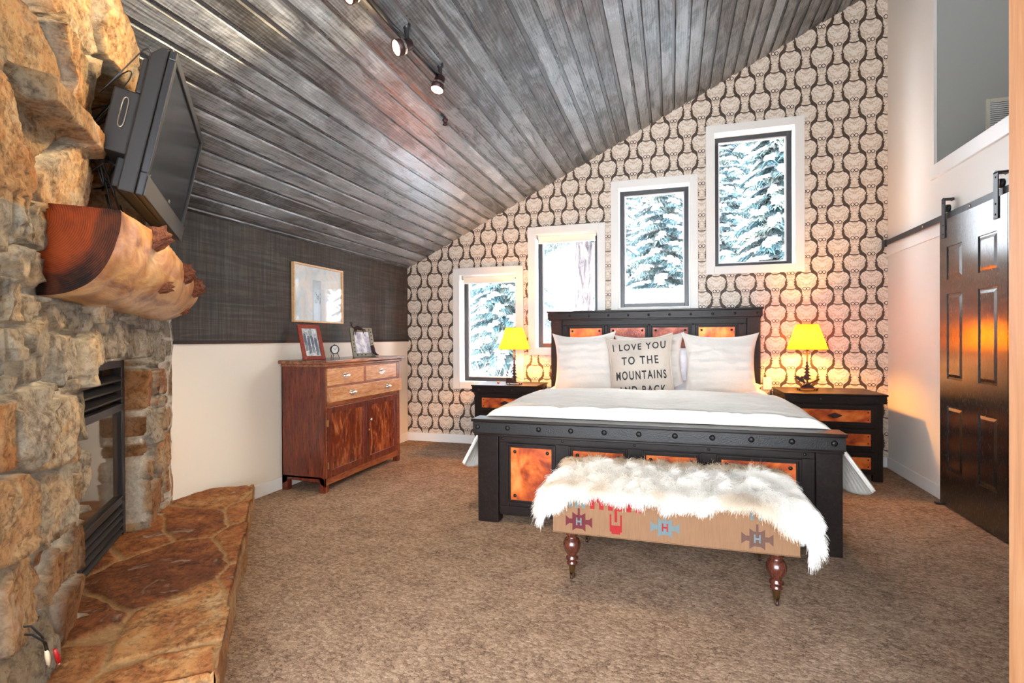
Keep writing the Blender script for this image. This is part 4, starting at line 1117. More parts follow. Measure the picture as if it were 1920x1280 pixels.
def cutL(tt):
    m = MB(); m.poly(pine_outline(0.004, 0.06, 0.215, 0.036, 7, 3), 0.003, 'y', -0.013); m.build('pine_cutout', M['bronze_dark'], tt, fixn=True)
    bear = [(-0.076, 0.0175), (-0.076, 0.045), (-0.068, 0.062), (-0.05, 0.066), (-0.044, 0.074), (-0.038, 0.066), (-0.022, 0.064), (-0.012, 0.052), (0.004, 0.036), (0.03, 0.030), (0.05, 0.022), (0.076, 0.0175)]
    m = MB(); m.poly(bear, 0.004, 'y', -0.03); m.build('bear_cutout', M['bronze_dark'], tt)
    for a0, a1, zz in ((-0.02, -0.092, 0.085), (-0.015, -0.084, 0.062), (0.01, 0.095, 0.062), (0.008, 0.07, 0.04)):
        m = MB(); m.tube([(a0, -0.02, zz - 0.012), ((a0 + a1) / 2, -0.024, zz), (a1, -0.02, zz + (0.016 if a1 < 0 else -0.012))], 0.0018, 6); m.build('twig', M['bronze_dark'], tt)
def cutR(tt):
    m = MB(); m.poly(pine_outline(-0.004, 0.085, 0.165, 0.044, 6, 8), 0.003, 'y', -0.013); m.build('pine_cutout', M['bronze_dark'], tt)
    m = MB(); m.poly([(-0.062, 0.0175), (-0.012, 0.055), (0.0, 0.082), (0.012, 0.058), (0.03, 0.042), (0.062, 0.0175)], 0.004, 'y', -0.018); m.build('rock_cutout', M['bronze_dark'], tt)
    m = MB(); m.tube([(-0.05, -0.03, 0.03), (0.085, -0.03, 0.098)], 0.0075, 10); m.build('log', M['bronze_dark'], tt)
    moose = [(-0.042, 0.040), (-0.038, 0.065), (-0.058, 0.072), (-0.076, 0.066), (-0.070, 0.082), (-0.088, 0.096), (-0.110, 0.100), (-0.092, 0.108), (-0.098, 0.124), (-0.074, 0.122), (-0.060, 0.108), (-0.048, 0.124), (-0.036, 0.116), (-0.022, 0.126), (-0.012, 0.116), (-0.020, 0.106), (-0.036, 0.104), (-0.03, 0.088), (-0.018, 0.06), (-0.022, 0.042), (-0.032, 0.062)]
    m = MB(); m.poly(moose, 0.004, 'y', -0.026); m.build('moose_cutout', M['bronze_dark'], tt)
table_lamp('table lamp with amber shade and bear cutout base on the left nightstand', (-1.520, 5.03, 0.695), cutL)
table_lamp('table lamp with amber shade and diagonal log base on the right nightstand', (1.115, 5.08, 0.695), cutR)
m = MB(); m.lathe([(0.0001, 0), (0.011, 0.003), (0.013, 0.012), (0.009, 0.021), (0.0001, 0.024)], n=16)
o = m.build('ornament', G('orange_wax', 0.5, lin(228, 120, 80)), None); o.location = (-1.70, 5.06, 0.695)
tag(o, 'tiny round orange ornament on the left nightstand', 'ornament')
tt = thing('wall_socket', 'small cream double wall socket between headboard and right nightstand', 'socket', (0.845, YB, 0.722))
m = MB(); m.box(-0.036, 0.036, -0.006, 0, -0.058, 0.058); m.build('plate', M['trim_paint'], tt, bevel=0.002)
for zz in (-0.025, 0.025):
    m = MB(); m.box(-0.014, 0.014, -0.008, -0.006, zz - 0.014, zz + 0.014); m.build('outlet', M['casing_paint'], tt, bevel=0.001)

# ---------------------------------------------------------------- bench with kilim seat
BEN = (-0.02, 2.72, 0)
tt = thing('bench', 'low upholstered kilim bench on turned walnut legs at the foot of the bed', 'bench', BEN)
def kil(name, c):
    g = G(name, 0.95, None, 0, 0.1); n1 = g.noise(g.co('Object', scale=(240, 240, 14)), 1, 3, 0.65); n2 = g.noise(g.co(), 9, 3)
    dk = tuple(x * 0.72 for x in c[:3]) + (1,)
    g.col(g.mix(g.ma('ADD', g.ma('MULTIPLY', n1, 0.8), g.ma('MULTIPLY', n2, 0.2)), dk, tuple(min(1, x * 1.25) for x in c[:3]) + (1,))); g.bump(n1, 0.5, 0.002); return g
KM = [kil('kilim_sand', lin(128, 97, 73)), kil('kilim_maroon', lin(92, 42, 46)), kil('kilim_red', lin(142, 42, 42)), kil('kilim_blue', lin(98, 112, 114)), kil('kilim_brown', lin(92, 68, 60))]
m = MB()
bx0, bx1, by0, by1, bz0, bz1 = -0.53, 0.53, -0.27, 0.27, 0.228, 0.43
m.box(bx0, bx1, by0, by1, bz0, bz1)
yf = by0 - 0.0012
def patch(pts, mi):
    v = [(x + 0.02, yf - 0.0002 * mi, z) for x, z in pts]; m.add(v, [tuple(range(len(v)))], mi)
    m.add([(x, y + 0.0004, z) for x, y, z in v], [tuple(range(len(v)))[::-1]], mi)
def rect(x0, x1, z0, z1, mi): patch([(x0, z0), (x1, z0), (x1, z1), (x0, z1)], mi)
def medal(cx, cz, mi, hi, top=True):
    k = 0.031
    rect(cx - k, cx + k, cz - 0.034, cz + 0.030, mi)
    patch([(cx - k, cz - 0.034), (cx - k + 0.016, cz - 0.034), (cx - k, cz - 0.046)], mi); patch([(cx + k, cz - 0.034), (cx + k, cz - 0.046), (cx + k - 0.016, cz - 0.034)], mi)
    patch([(cx - k, cz + 0.030), (cx - k, cz + 0.042), (cx - k + 0.018, cz + 0.030)], mi); patch([(cx + k, cz + 0.030), (cx + k - 0.018, cz + 0.030), (cx + k, cz + 0.042)], mi)
    for s_ in (-1, 1):
        rect(min(cx + s_ * k, cx + s_ * (k + 0.012)), max(cx + s_ * k, cx + s_ * (k + 0.012)), cz - 0.012, cz + 0.010, mi)
        patch([(cx + s_ * (k + 0.012), cz - 0.010), (cx + s_ * (k + 0.032), cz - 0.026), (cx + s_ * (k + 0.032), cz + 0.024), (cx + s_ * (k + 0.012), cz + 0.008)], mi)
    rect(cx - 0.005, cx + 0.005, cz + 0.030, cz + 0.062, mi)
    mi2 = hi
    for s_ in (-1, 1): rect(cx + s_ * 0.010 - 0.003, cx + s_ * 0.010 + 0.003, cz - 0.018, cz + 0.018, mi2)
    rect(cx - 0.007, cx + 0.007, cz - 0.004, cz + 0.004, mi2)
# order of layers uses the material index as depth: highlights are redrawn proud of the medallion
def layer(fn, dy):
    global yf
    k_ = yf; yf = k_ - dy; fn(); yf = k_
medal(-0.425, 0.288, 1, 1); layer(lambda: [rect(-0.425 + s_ * 0.010 - 0.003, -0.425 + s_ * 0.010 + 0.003, 0.27, 0.306, 3) for s_ in (-1, 1)] and rect(-0.432, -0.418, 0.284, 0.292, 3), 0.0015)
medal(-0.035, 0.298, 3, 3); layer(lambda: [rect(-0.035 + s_ * 0.010 - 0.003, -0.035 + s_ * 0.010 + 0.003, 0.28, 0.316, 2) for s_ in (-1, 1)] and rect(-0.042, -0.028, 0.294, 0.302, 2), 0.0015)
medal(0.345, 0.288, 4, 4); layer(lambda: [rect(0.345 + s_ * 0.010 - 0.003, 0.345 + s_ * 0.010 + 0.003, 0.27, 0.306, 3) for s_ in (-1, 1)] and rect(0.338, 0.352, 0.284, 0.292, 3), 0.0015)
# comb shapes at the upper edge and the red fork
rect(-0.54, -0.385, 0.392, 0.43, 3)
for k in range(5): rect(-0.535 + k * 0.031, -0.535 + k * 0.031 + 0.015, 0.352, 0.392, 3)
rect(-0.375, -0.13, 0.385, 0.43, 2)
for k in range(6): rect(-0.372 + k * 0.042, -0.372 + k * 0.042 + 0.021, 0.352, 0.385, 2)
rect(-0.259, -0.247, 0.30, 0.36, 2); rect(-0.281, -0.273, 0.255, 0.335, 2); rect(-0.233, -0.225, 0.255, 0.335, 2); rect(-0.273, -0.233, 0.245, 0.285, 2)
rect(0.318, 0.330, 0.365, 0.41, 3); rect(0.352, 0.364, 0.365, 0.41, 3)
m.build('seat', KM, tt, fixn=False)
m = MB()
m.tube([(bx0, by0, bz0), (bx1, by0, bz0), (bx1, by1, bz0), (bx0, by1, bz0), (bx0, by0, bz0)], 0.003, 6); m.build('welt', KM[0], tt)
prof = [(0.028, 0.232), (0.031, 0.225), (0.031, 0.212), (0.024, 0.206), (0.024, 0.198), (0.034, 0.190), (0.042, 0.172), (0.042, 0.155), (0.034, 0.132), (0.024, 0.116), (0.022, 0.108), (0.030, 0.101), (0.030, 0.094), (0.021, 0.088), (0.020, 0.082), (0.026, 0.077), (0.025, 0.071), (0.019, 0.066), (0.016, 0.060)][::-1]
cas = [(0.012, 0.026), (0.014, 0.036), (0.017, 0.058), (0.0195, 0.066), (0.0195, 0.070)]
for lx, ly in ((-0.445, -0.235), (0.445, -0.235), (-0.445, 0.235), (0.445, 0.235)):
    m = MB(); m.lathe(prof, (lx, ly, 0), 26); lg = m.build('leg', M['walnut'], tt, fixn=False)
    m = MB(); m.lathe(cas, (lx, ly, 0), 20); m.box(lx - 0.009, lx - 0.006, ly - 0.02, ly + 0.006, 0.008, 0.032); m.box(lx + 0.006, lx + 0.009, ly - 0.02, ly + 0.006, 0.008, 0.032)
    cs = m.build('caster', G('aged_brass', 0.3, lin(120, 92, 58), 0.9) if lx < 0 and ly < 0 else bpy.data.materials['aged_brass'], lg, fixn=True)
    m = MB(); m.lathe([(0.0001, -0.006), (0.011, -0.006), (0.0125, -0.003), (0.0125, 0.003), (0.011, 0.006), (0.0001, 0.006)], (lx, ly - 0.012, 0.0125), 18, 'x'); m.build('wheel', M['bronze_dark'], lg)

# sheepskin throw: pelt plus hair
hp = [(0, .06), (.06, .03), (.12, .0), (.25, .0), (.36, .0), (.44, .004), (.52, .008), (.62, .004), (.75, .0), (.86, .004), (.93, .06), (1, .12)]
def hang(u):
    for (a, b), (c, d) in zip(hp[:-1], hp[1:]):
        if a <= u <= c:
            t = (u - a) / (c - a); t = t * t * (3 - 2 * t); return b + (d - b) * t
    return hp[-1][1]
TZ = 0.438
def pelt(u, v_):
    """u along the bench, v 0 back .. 1 front hem; returns world-ish local point"""
    x = -0.555 + 1.12 * u
    back = 0.245 + 0.03 * math.sin(u * 9) - 0.05 * (u > 0.9) * (u - 0.9) * 10
    front_l = hang(u)
    L1 = back + 0.285; Lt = L1 + front_l
    s_ = v_ * Lt
    pad = 0.028 * math.sin(min(1, s_ / L1) * math.pi) * (1 - abs(2 * u - 1) ** 6)
    if s_ < L1: y = back - s_; z = TZ + pad
    else: y = -0.285 - 0.012 * math.sin(min(1, (s_ - L1) / 0.03) * math.pi / 2); z = TZ - (s_ - L1)
    # ends fold over the bench ends
    ex = 0.53
    over = abs(x) - ex
    if over > 0:
        z -= over * (1.6 if x > 0 else 2.2); x = math.copysign(ex + over * 0.55 + 0.012, x)
    return Vector((x, y, z))
NU, NV = 90, 50
P = np.array([[list(pelt(i / NU, j / NV)) for i in range(NU + 1)] for j in range(NV + 1)])
throw = thing('fur_throw', 'long haired white and tan sheepskin draped over the bench', 'throw', BEN)
idx = np.arange((NU + 1) * (NV + 1)).reshape(NV + 1, NU + 1)
F = np.stack([idx[:-1, :-1], idx[:-1, 1:], idx[1:, 1:], idx[1:, :-1]], -1).reshape(-1, 4)
g = G('pelt_hide', 0.95, lin(226, 210, 186)); M['hide'] = g
po = np_mesh('pelt', P.reshape(-1, 3), F, g, throw)
du = np.gradient(P, axis=1); dv = np.gradient(P, axis=0)
Nrm = np.cross(dv, du); Nrm /= np.linalg.norm(Nrm, axis=2, keepdims=True) + 1e-9
if Nrm[10, 40, 2] < 0: Nrm = -Nrm
dvn = dv / (np.linalg.norm(dv, axis=2, keepdims=True) + 1e-9)
NH = 90000; K = 6
r = np.random.default_rng(3)
hu = r.random(NH); hv = r.random(NH)
hv[:5000] = 1 - 0.02 * r.random(5000); hv[5000:7500] = 0.02 * r.random(2500); hu[7500:9000] = 0.012 * r.random(1500); hu[9000:10500] = 1 - 0.012 * r.random(1500)
fi = hu * NU; fj = hv * NV; i0 = np.minimum(fi.astype(int), NU - 1); j0 = np.minimum(fj.astype(int), NV - 1); a = (fi - i0)[:, None]; b = (fj - j0)[:, None]
def smp(A): return (A[j0, i0] * (1 - a) + A[j0, i0 + 1] * a) * (1 - b) + (A[j0 + 1, i0] * (1 - a) + A[j0 + 1, i0 + 1] * a) * b
root = smp(P); nr = smp(Nrm); tv = smp(dvn)
cl = np.stack([vnoise(hu * 26 + 3, hv * 12) - 0.5, vnoise(hu * 26 + 13, hv * 12 + 5) - 0.5, vnoise(hu * 26 + 23, hv * 12 + 9) - 0.5], 1)
fine = r.normal(0, 1, (NH, 3))
ln = (0.045 + 0.035 * r.random(NH))
ln *= 1 + 0.35 * (hv > 0.85) + 0.15 * (hv < 0.06)
flow = np.where(hv[:, None] < 0.2, np.array([[0.1, 0.75, 0.25]]), np.array([[0.0, -0.45, 0.0]])) + 0.35 * tv * (hv[:, None] > 0.2)
endx = smooth(0.86, 1.0, hu)[:, None] * np.array([[0.55, 0, 0]]) - smooth(0.12, 0.0, hu)[:, None] * np.array([[0.5, 0, 0]])
d = nr * 0.75 + flow + endx + cl * 1.1 + fine * 0.14
d /= np.linalg.norm(d, axis=1, keepdims=True)
pts = np.zeros((NH, K, 3)); pts[:, 0] = root; cur = d.copy()
step = (ln / (K - 1))[:, None]
for k in range(1, K):
    cur = cur + np.array([[0, 0, -0.26]]) * (0.5 + k * 0.25) + np.stack([cl[:, 1], cl[:, 2], cl[:, 0] * 0.3], 1) * 0.25 + r.normal(0, 0.07, (NH, 3))
    cur /= np.linalg.norm(cur, axis=1, keepdims=True)
    nx_ = pts[:, k - 1] + cur * step
    inside = (np.abs(nx_[:, 0]) < 0.545) & (nx_[:, 1] > -0.275) & (nx_[:, 1] < 0.28)
    nx_[:, 2] = np.where(inside & (nx_[:, 2] < TZ + 0.012), TZ + 0.012 + 0.006 * r.random(NH), nx_[:, 2])
    fr2 = (nx_[:, 1] > -0.283) & (nx_[:, 2] < TZ) & (root[:, 1] < 0)
    nx_[:, 1] = np.where(fr2, -0.284 - 0.003 * k, nx_[:, 1])
    pts[:, k] = nx_
hc = bpy.data.hair_curves.new('fur')
hc.add_curves([K] * NH)
hc.attributes['position'].data.foreach_set('vector', pts.astype(np.float32).ravel())
ra = hc.attributes.get('radius') or hc.attributes.new('radius', 'FLOAT', 'POINT')
ra.data.foreach_set('value', np.tile(np.linspace(1, 0.25, K) * 0.00085, NH).astype(np.float32))
tone_ = np.clip(smooth(0.30, 0.12, hv) * 0.8 + 0.45 * (vnoise(hu * 9, hv * 5 + 40) > 0.72) * (hv > 0.8) + 0.12 * r.random(NH), 0, 1)
ta = hc.attributes.new('shade', 'FLOAT', 'CURVE'); ta.data.foreach_set('value', tone_.astype(np.float32))
g = G('long_fur', 0.55)
at = g.n('ShaderNodeAttribute', attribute_name='shade', attribute_type='GEOMETRY').outputs[2]
icp = g.n('ShaderNodeHairInfo').outputs[1]
g.col(g.mix(at, g.mix(icp, lin(250, 244, 234), lin(255, 252, 246)), lin(212, 180, 138)))
g.b.inputs['Specular IOR Level'].default_value = 0.3
hc.materials.append(g.m)
fo = bpy.data.objects.new('fur', hc); COL.objects.link(fo); fo.parent = throw

# ---------------------------------------------------------------- dresser
DX = -2.49
tt = thing('dresser', 'mahogany cabinet with three pale drawers over two flame-grained doors', 'dresser', (DX, 3.88, 0))
def Yd(y): return y - 3.88
ya, yb_ = 3.325, 4.455; back = -0.385
m = MB()
m.box(back, 0.0, Yd(ya), Yd(ya) + 0.022, 0.10, 0.945); m.box(back, 0.0, Yd(yb_) - 0.022, Yd(yb_), 0.10, 0.945); m.box(back, back + 0.012, Yd(ya), Yd(yb_), 0.10, 0.945); m.box(back, -0.02, Yd(ya), Yd(yb_), 0.10, 0.12)
for yy in (ya, yb_ - 0.05):
    m.box(-0.045, 0.0, Yd(yy), Yd(yy) + 0.05, 0, 0.11); m.box(back, back + 0.05, Yd(yy), Yd(yy) + 0.05, 0, 0.11)
for yy in (ya, yb_ - 0.022):
    m.poly([(back, 0.11), (0, 0.11), (0, 0.04), (-0.05, 0.075), (back + 0.07, 0.085), (back, 0.04)], 0.02, 'y', Yd(yy))
case = m.build('case', M['mahogany'], tt, bevel=0.003)
m = MB()
m.box(-0.02, 0.0, Yd(ya) + 0.02, Yd(yb_) - 0.02, 0.64, 0.672); m.box(-0.02, 0.001, Yd(ya) + 0.02, Yd(yb_) - 0.02, 0.055, 0.105); m.box(-0.02, 0.0, Yd(ya) + 0.02, Yd(yb_) - 0.02, 0.787, 0.800); m.box(-0.02, 0.0, Yd(ya) + 0.02, Yd(yb_) - 0.02, 0.932, 0.945)
m.box(-0.02, 0.0, Yd(3.845), Yd(3.893), 0.80, 0.932); m.box(-0.02, 0.0, Yd(ya) + 0.02, Yd(3.36), 0.105, 0.945); m.box(-0.02, 0.0, Yd(4.405), Yd(yb_) - 0.02, 0.105, 0.945)
m.build('face_frame', M['mahogany_y'], tt, bevel=0.002)
m = MB(); m.box(back - 0.015, 0.035, Yd(3.305), Yd(4.50), 0.968, 0.995); m.box(back, 0.018, Yd(3.318), Yd(4.47), 0.945, 0.968); m.build('top', M['top_wood'], tt, bevel=0.006)
def handle(parent, y, z, x):
    m = MB()
    m.poly([(y + 0.048 * math.cos(a), z + 0.024 * math.sin(a) * (1 + 0.12 * math.cos(4 * a))) for a in [2 * math.pi * i / 28 for i in range(28)]], 0.003, 'x', x)
    vv = []; ff = []
    for i in range(13):
        a = math.pi * i / 12
        for j in range(7):
            b = math.pi / 2 * j / 6
            vv.append((x + 0.003 + 0.024 * math.sin(b) * math.sin(a) ** 0.6 if 0 < i < 12 else x + 0.003, y - 0.040 * math.cos(a), z + 0.017 * math.cos(b) * (math.sin(a) ** 0.7 if 0 < i < 12 else 0) - 0.003 * (j == 6)))
    for i in range(12):
        for j in range(6): ff.append((i * 7 + j, (i + 1) * 7 + j, (i + 1) * 7 + j + 1, i * 7 + j + 1))
    m.add(vv, ff, 0, True)
    m.build('cup_pull', M['silver'], parent)
for y0, y1, z0, z1, x, hs in ((3.362, 3.843, 0.802, 0.930, 0.006, ((3.593, 0.868),)), (3.895, 4.403, 0.802, 0.930, -0.004, ((4.141, 0.866),)), (3.372, 4.444, 0.676, 0.787, 0.032, ((3.642, 0.731), (4.188, 0.731)))):
    m = MB(); m.box(-0.3, x, Yd(y0), Yd(y1), z0, z1); dr = m.build('drawer', M['drawer_wood'], tt, bevel=0.003)
    for hy_, hz_ in hs: handle(dr, Yd(hy_), hz_, x)
for y0, y1 in ((3.362, 3.880), (3.886, 4.403)):
    m = MB(); st_ = 0.046
    m.box(-0.018, 0.008, Yd(y0), Yd(y0) + st_, 0.108, 0.638); m.box(-0.018, 0.008, Yd(y1) - st_, Yd(y1), 0.108, 0.638)
    m.box(-0.018, 0.008, Yd(y0) + st_, Yd(y1) - st_, 0.590, 0.638); m.box(-0.018, 0.008, Yd(y0) + st_, Yd(y1) - st_, 0.108, 0.160)
    dr = m.build('door', M['mahogany'], tt, bevel=0.003)
    m = MB(); m.box(-0.012, -0.004, Yd(y0) + st_, Yd(y1) - st_, 0.16, 0.59); m.build('door_panel', M['flame'], dr)
    if y0 > 3.8:
        m = MB(); m.lathe([(0.005, 0.008), (0.006, 0.018), (0.012, 0.026), (0.013, 0.031), (0.0001, 0.036)], (0, Yd(3.921), 0.471), 14, 'x'); m.build('door_knob', M['silver'], dr, fixn=False)
        m = MB(); m.lathe([(0.009, 0.008), (0.008, 0.011), (0.0001, 0.012)], (0, Yd(3.916), 0.381), 14, 'x'); m.build('key_escutcheon', M['brass'], dr, fixn=False)
    else:
        for zz in (0.52, 0.20):
            m = MB(); m.box(0.0, 0.010, Yd(3.357), Yd(3.366), zz - 0.025, zz + 0.025); m.build('hinge', M['brass'], dr, bevel=0.001)

# ---------------------------------------------------------------- framed things
def photo_mat(name, seed, warm):
    g = G(name, 0.35); n1 = g.noise(g.co('Object', loc=(seed, seed, seed)), 24, 5, 0.6, 1.2); n2 = g.noise(g.co('Object', scale=(1, 3, 1), loc=(seed, 0, 0)), 9, 3)
    cols = [(0.32, lin(60, 66, 80)), (0.45, lin(150, 156, 160)), (0.58, lin(226, 228, 224))] if not warm else [(0.3, lin(110, 104, 120)), (0.48, lin(206, 196, 206)), (0.6, lin(248, 246, 244))]
    g.col(g.ramp(g.ma('ADD', g.ma('MULTIPLY', n1, 0.55), g.ma('MULTIPLY', n2, 0.45)), cols)); return g
# wall picture
tt = thing('framed_print', 'square pale print in a thin light wood frame on the dark left wall', 'picture', (XL + 0.006, 3.79, 1.535))
w2, h2 = 0.325, 0.240
def frame_x(m, y0, y1, z0, z1, w_, x0, x1):
    m.box(x0, x1, y0, y0 + w_, z0, z1); m.box(x0, x1, y1 - w_, y1, z0, z1); m.box(x0, x1, y0 + w_, y1 - w_, z1 - w_, z1); m.box(x0, x1, y0 + w_, y1 - w_, z0, z0 + w_)
m = MB(); frame_x(m, -w2, w2, -h2, h2, 0.014, 0, 0.028); m.build('frame', M['pine'], tt, bevel=0.0015)
g = G('faded_print', 0.5)
sp = g.n('ShaderNodeSeparateXYZ', {0: g.co()})
n1 = g.noise(g.co('Object', scale=(1, 2.4, 2.4)), 3, 4, 0.6, 0.8)
c = g.ramp(n1, [(0.35, lin(196, 214, 220)), (0.6, lin(226, 228, 224)), (0.8, lin(214, 196, 176))])
strip = g.ma('MULTIPLY', g.ma('LESS_THAN', g.ma('ABSOLUTE', g.ma('SUBTRACT', sp.outputs[1], -0.02)), 0.055), g.ma('LESS_THAN', sp.outputs[2], 0.12))
dk = g.val(g.noise(g.co('Object', scale=(1, 30, 22)), 1.0, 4, 0.7, 1.0), 0.5, 0.56)
blotm = g.ma('MULTIPLY', g.ma('LESS_THAN', g.ma('ABSOLUTE', g.ma('ADD', sp.outputs[2], 0.03)), 0.05), g.ma('LESS_THAN', g.ma('ABSOLUTE', g.ma('SUBTRACT', sp.outputs[1], -0.01)), 0.035))
c = g.mix(strip, c, lin(170, 188, 200)); c = g.mix(g.ma('MULTIPLY', blotm, dk), c, lin(70, 76, 84))
g.col(c)
m = MB(); m.box(0.002, 0.008, -w2 + 0.012, w2 - 0.012, -h2 + 0.012, h2 - 0.012); m.build('print', g, tt)
m = MB(); m.box(0.020, 0.0215, -w2 + 0.012, w2 - 0.012, -h2 + 0.012, h2 - 0.012); m.build('glazing', M['glass'], tt)
# leaning desk frames
def desk_frame(name, label, y, x, lean, rz, w_, h_, fw_, matf, pic, group=None, easel=True):
    tt = thing(name, label, 'photo frame', (x, y, 0.995))
    tt.rotation_euler = (0, 0, rz)
    L_ = Matrix.Rotation(-lean, 4, 'Y')
    def T(m):
        m.v = [tuple(L_ @ Vector(v)) for v in m.v]; return m
    m = MB(); frame_x(m, -w_ / 2, w_ / 2, 0, h_, fw_, -0.012, 0.006); fr_ = T(m).build('frame', matf, tt, bevel=0.0025)
    m = MB(); m.box(-0.010, -0.004, -w_ / 2 + fw_, w_ / 2 - fw_, fw_, h_ - fw_); T(m).build('photograph', pic, tt)
    m = MB(); m.box(-0.016, -0.012, -w_ / 2 + 0.006, w_ / 2 - 0.006, 0.004, h_ - 0.006); T(m).build('backing_board', M['espresso'], tt)
    if easel:
        tip = L_ @ Vector((-0.016, 0, h_ * 0.60)); ft = Vector((tip.x - 0.055, -0.035, 0.0))
        m = MB(); a = [Vector((tip.x, -0.03, tip.z)), Vector((tip.x, 0.03, tip.z)), Vector((ft.x, 0.035, 0.0)), Vector((ft.x, -0.035, 0.0))]
        m.add(a + [p + Vector((-0.003, 0, 0)) for p in a], [(0, 1, 2, 3), (7, 6, 5, 4), (0, 4, 5, 1), (1, 5, 6, 2), (2, 6, 7, 3), (3, 7, 4, 0)]); m.build('easel_leg', M['espresso'], tt)
    return tt, L_
gred = wood('cherry_frame_wood', [lin(104, 34, 24), lin(150, 62, 46), lin(178, 92, 72)], (1, 1, 1), 6, 0.3, 0.05, 1, 0.4)
tf, Lm = desk_frame('photo_frame', 'cherry red wooden photo frame leaning back at the left of the dresser top', 3.47, -2.68, R_(21), R_(-24), 0.185, 0.295, 0.030, gred, photo_mat('group_photo', 3.0, False))
gp = G('grey_figures', 0.6, lin(96, 104, 120))
for k in range(4):
    m = MB(); yy = -0.045 + k * 0.028; zt = 0.20 - 0.012 * (k % 2) - 0.008 * k
    m.lathe([(0.0001, 0), (0.007, 0.0004), (0.0001, 0.0008)], (-0.0038, yy, zt + 0.016), 12, 'x'); m.box(-0.0038, -0.0030, yy - 0.010, yy + 0.010, zt - 0.055, zt + 0.008); m.box(-0.0038, -0.0030, yy - 0.008, yy - 0.001, zt - 0.125, zt - 0.055); m.box(-0.0038, -0.0030, yy + 0.002, yy + 0.008, zt - 0.122, zt - 0.055)
    m.v = [tuple(Lm @ Vector(v)) for v in m.v]; m.build('pictured_figure', gp, tf, fixn=False)
gbr = G('studded_metal_frame', 0.5, lin(150, 142, 124), 0.5); gbr.bump(gbr.noise(gbr.co(), 40, 4), 0.3, 0.003)
tf, Lm = desk_frame('photo_frame', 'studded pewter photo frame with a sculpted deer on top at the right of the dresser', 4.135, -2.66, R_(15), R_(-26), 0.225, 0.27, 0.036, gbr, photo_mat('snow_photo', 8.0, True))
for (yy, zz) in [(-0.094, 0.05 + 0.035 * i) for i in range(4)] + [(0.094, 0.09 + 0.035 * i) for i in range(5)] + [(-0.07 + 0.04 * i, 0.018) for i in range(3)] + [(0.0 + 0.04 * i, 0.252) for i in range(3)]:
    m = MB(); m.dome((0.006, yy, zz), 0.006, 0.004, 'x', 10); m.v = [tuple(Lm @ Vector(v)) for v in m.v]; m.build('stud', M['nail'], tf, fixn=False)
def branchy(tf, Lm, pts, rr, name):
    m = MB(); m.tube(pts, rr, 8); m.v = [tuple(Lm @ Vector(v)) for v in m.v]; return m.build(name, M['bronze_dark'], tf, fixn=False)
body = branchy(tf, Lm, [(0.014, -0.075, 0.262), (0.016, -0.045, 0.268), (0.016, -0.01, 0.262), (0.014, 0.012, 0.252)], [0.008, 0.017, 0.017, 0.009], 'deer_sculpture')
for q in ([(0.014, -0.072, 0.266), (0.018, -0.092, 0.284), (0.02, -0.106, 0.286)], [(0.016, -0.092, 0.286), (0.02, -0.10, 0.303), (0.02, -0.112, 0.318)], [(0.016, -0.094, 0.288), (0.02, -0.088, 0.306), (0.018, -0.096, 0.322)], [(0.014, -0.062, 0.258), (0.012, -0.078, 0.232), (0.012, -0.088, 0.20)], [(0.014, -0.05, 0.256), (0.012, -0.062, 0.226), (0.012, -0.064, 0.2)], [(0.014, 0.0, 0.258), (0.012, 0.018, 0.236), (0.012, 0.012, 0.214)], [(0.014, 0.01, 0.256), (0.012, 0.034, 0.248), (0.012, 0.045, 0.23)]):
    o = branchy(tf, Lm, q, [0.0075, 0.004, 0.0025], 'leg_or_antler'); o.name = 'sculpted_limb'; o.parent = body
st2 = branchy(tf, Lm, [(0.010, 0.085, 0.10), (0.014, 0.088, 0.07), (0.016, 0.092, 0.035), (0.018, 0.115, 0.012), (0.018, 0.135, 0.010)], [0.017, 0.018, 0.015, 0.008, 0.004], 'boot_sculpture')
# little clock
tt = thing('desk_clock', 'small round black clock on three thin legs between the two photo frames', 'clock', (-2.69, 3.735, 0.995)); tt.rotation_euler = (0, 0, R_(-25))
m = MB(); m.lathe([(0.001, -0.022), (0.030, -0.020), (0.036, -0.012), (0.038, 0.0), (0.038, 0.008), (0.033, 0.010), (0.031, 0.004)], (0, 0, 0.075), 32, 'x', cap=False); m.build('case', M['black_metal'], tt, fixn=False)
m = MB(); m.lathe([(0.032, 0.004), (0.0001, 0.005)], (0, 0, 0.075), 32, 'x', cap=False); m.build('dial', G('clock_dial', 0.4, lin(236, 232, 224)), tt)
for L_, an in ((0.016, 60), (0.024, -50)):
    m = MB(); Mx = Matrix.Translation((0.007, 0, 0.075)) @ Matrix.Rotation(R_(an), 4, 'X') @ Matrix.Translation((0, 0, L_ / 2)); m.obox(Mx, 0.001, 0.003, L_); m.build('hand', M['black_metal'], tt)
for a, b in (((0, -0.022, 0.048), (0.012, -0.040, 0.0)), ((0, 0.022, 0.048), (0.012, 0.040, 0.0)), ((-0.010, 0, 0.045), (-0.03, 0.0, 0.0))):
    m = MB(); m.tube([a, b], [0.003, 0.002], 8); m.build('leg', M['black_metal'], tt)
m = MB(); m.tube([(0, -0.006 + 0.006, 0.112), (0, 0, 0.118)], 0.004, 8); m.build('winder', M['black_metal'], tt)

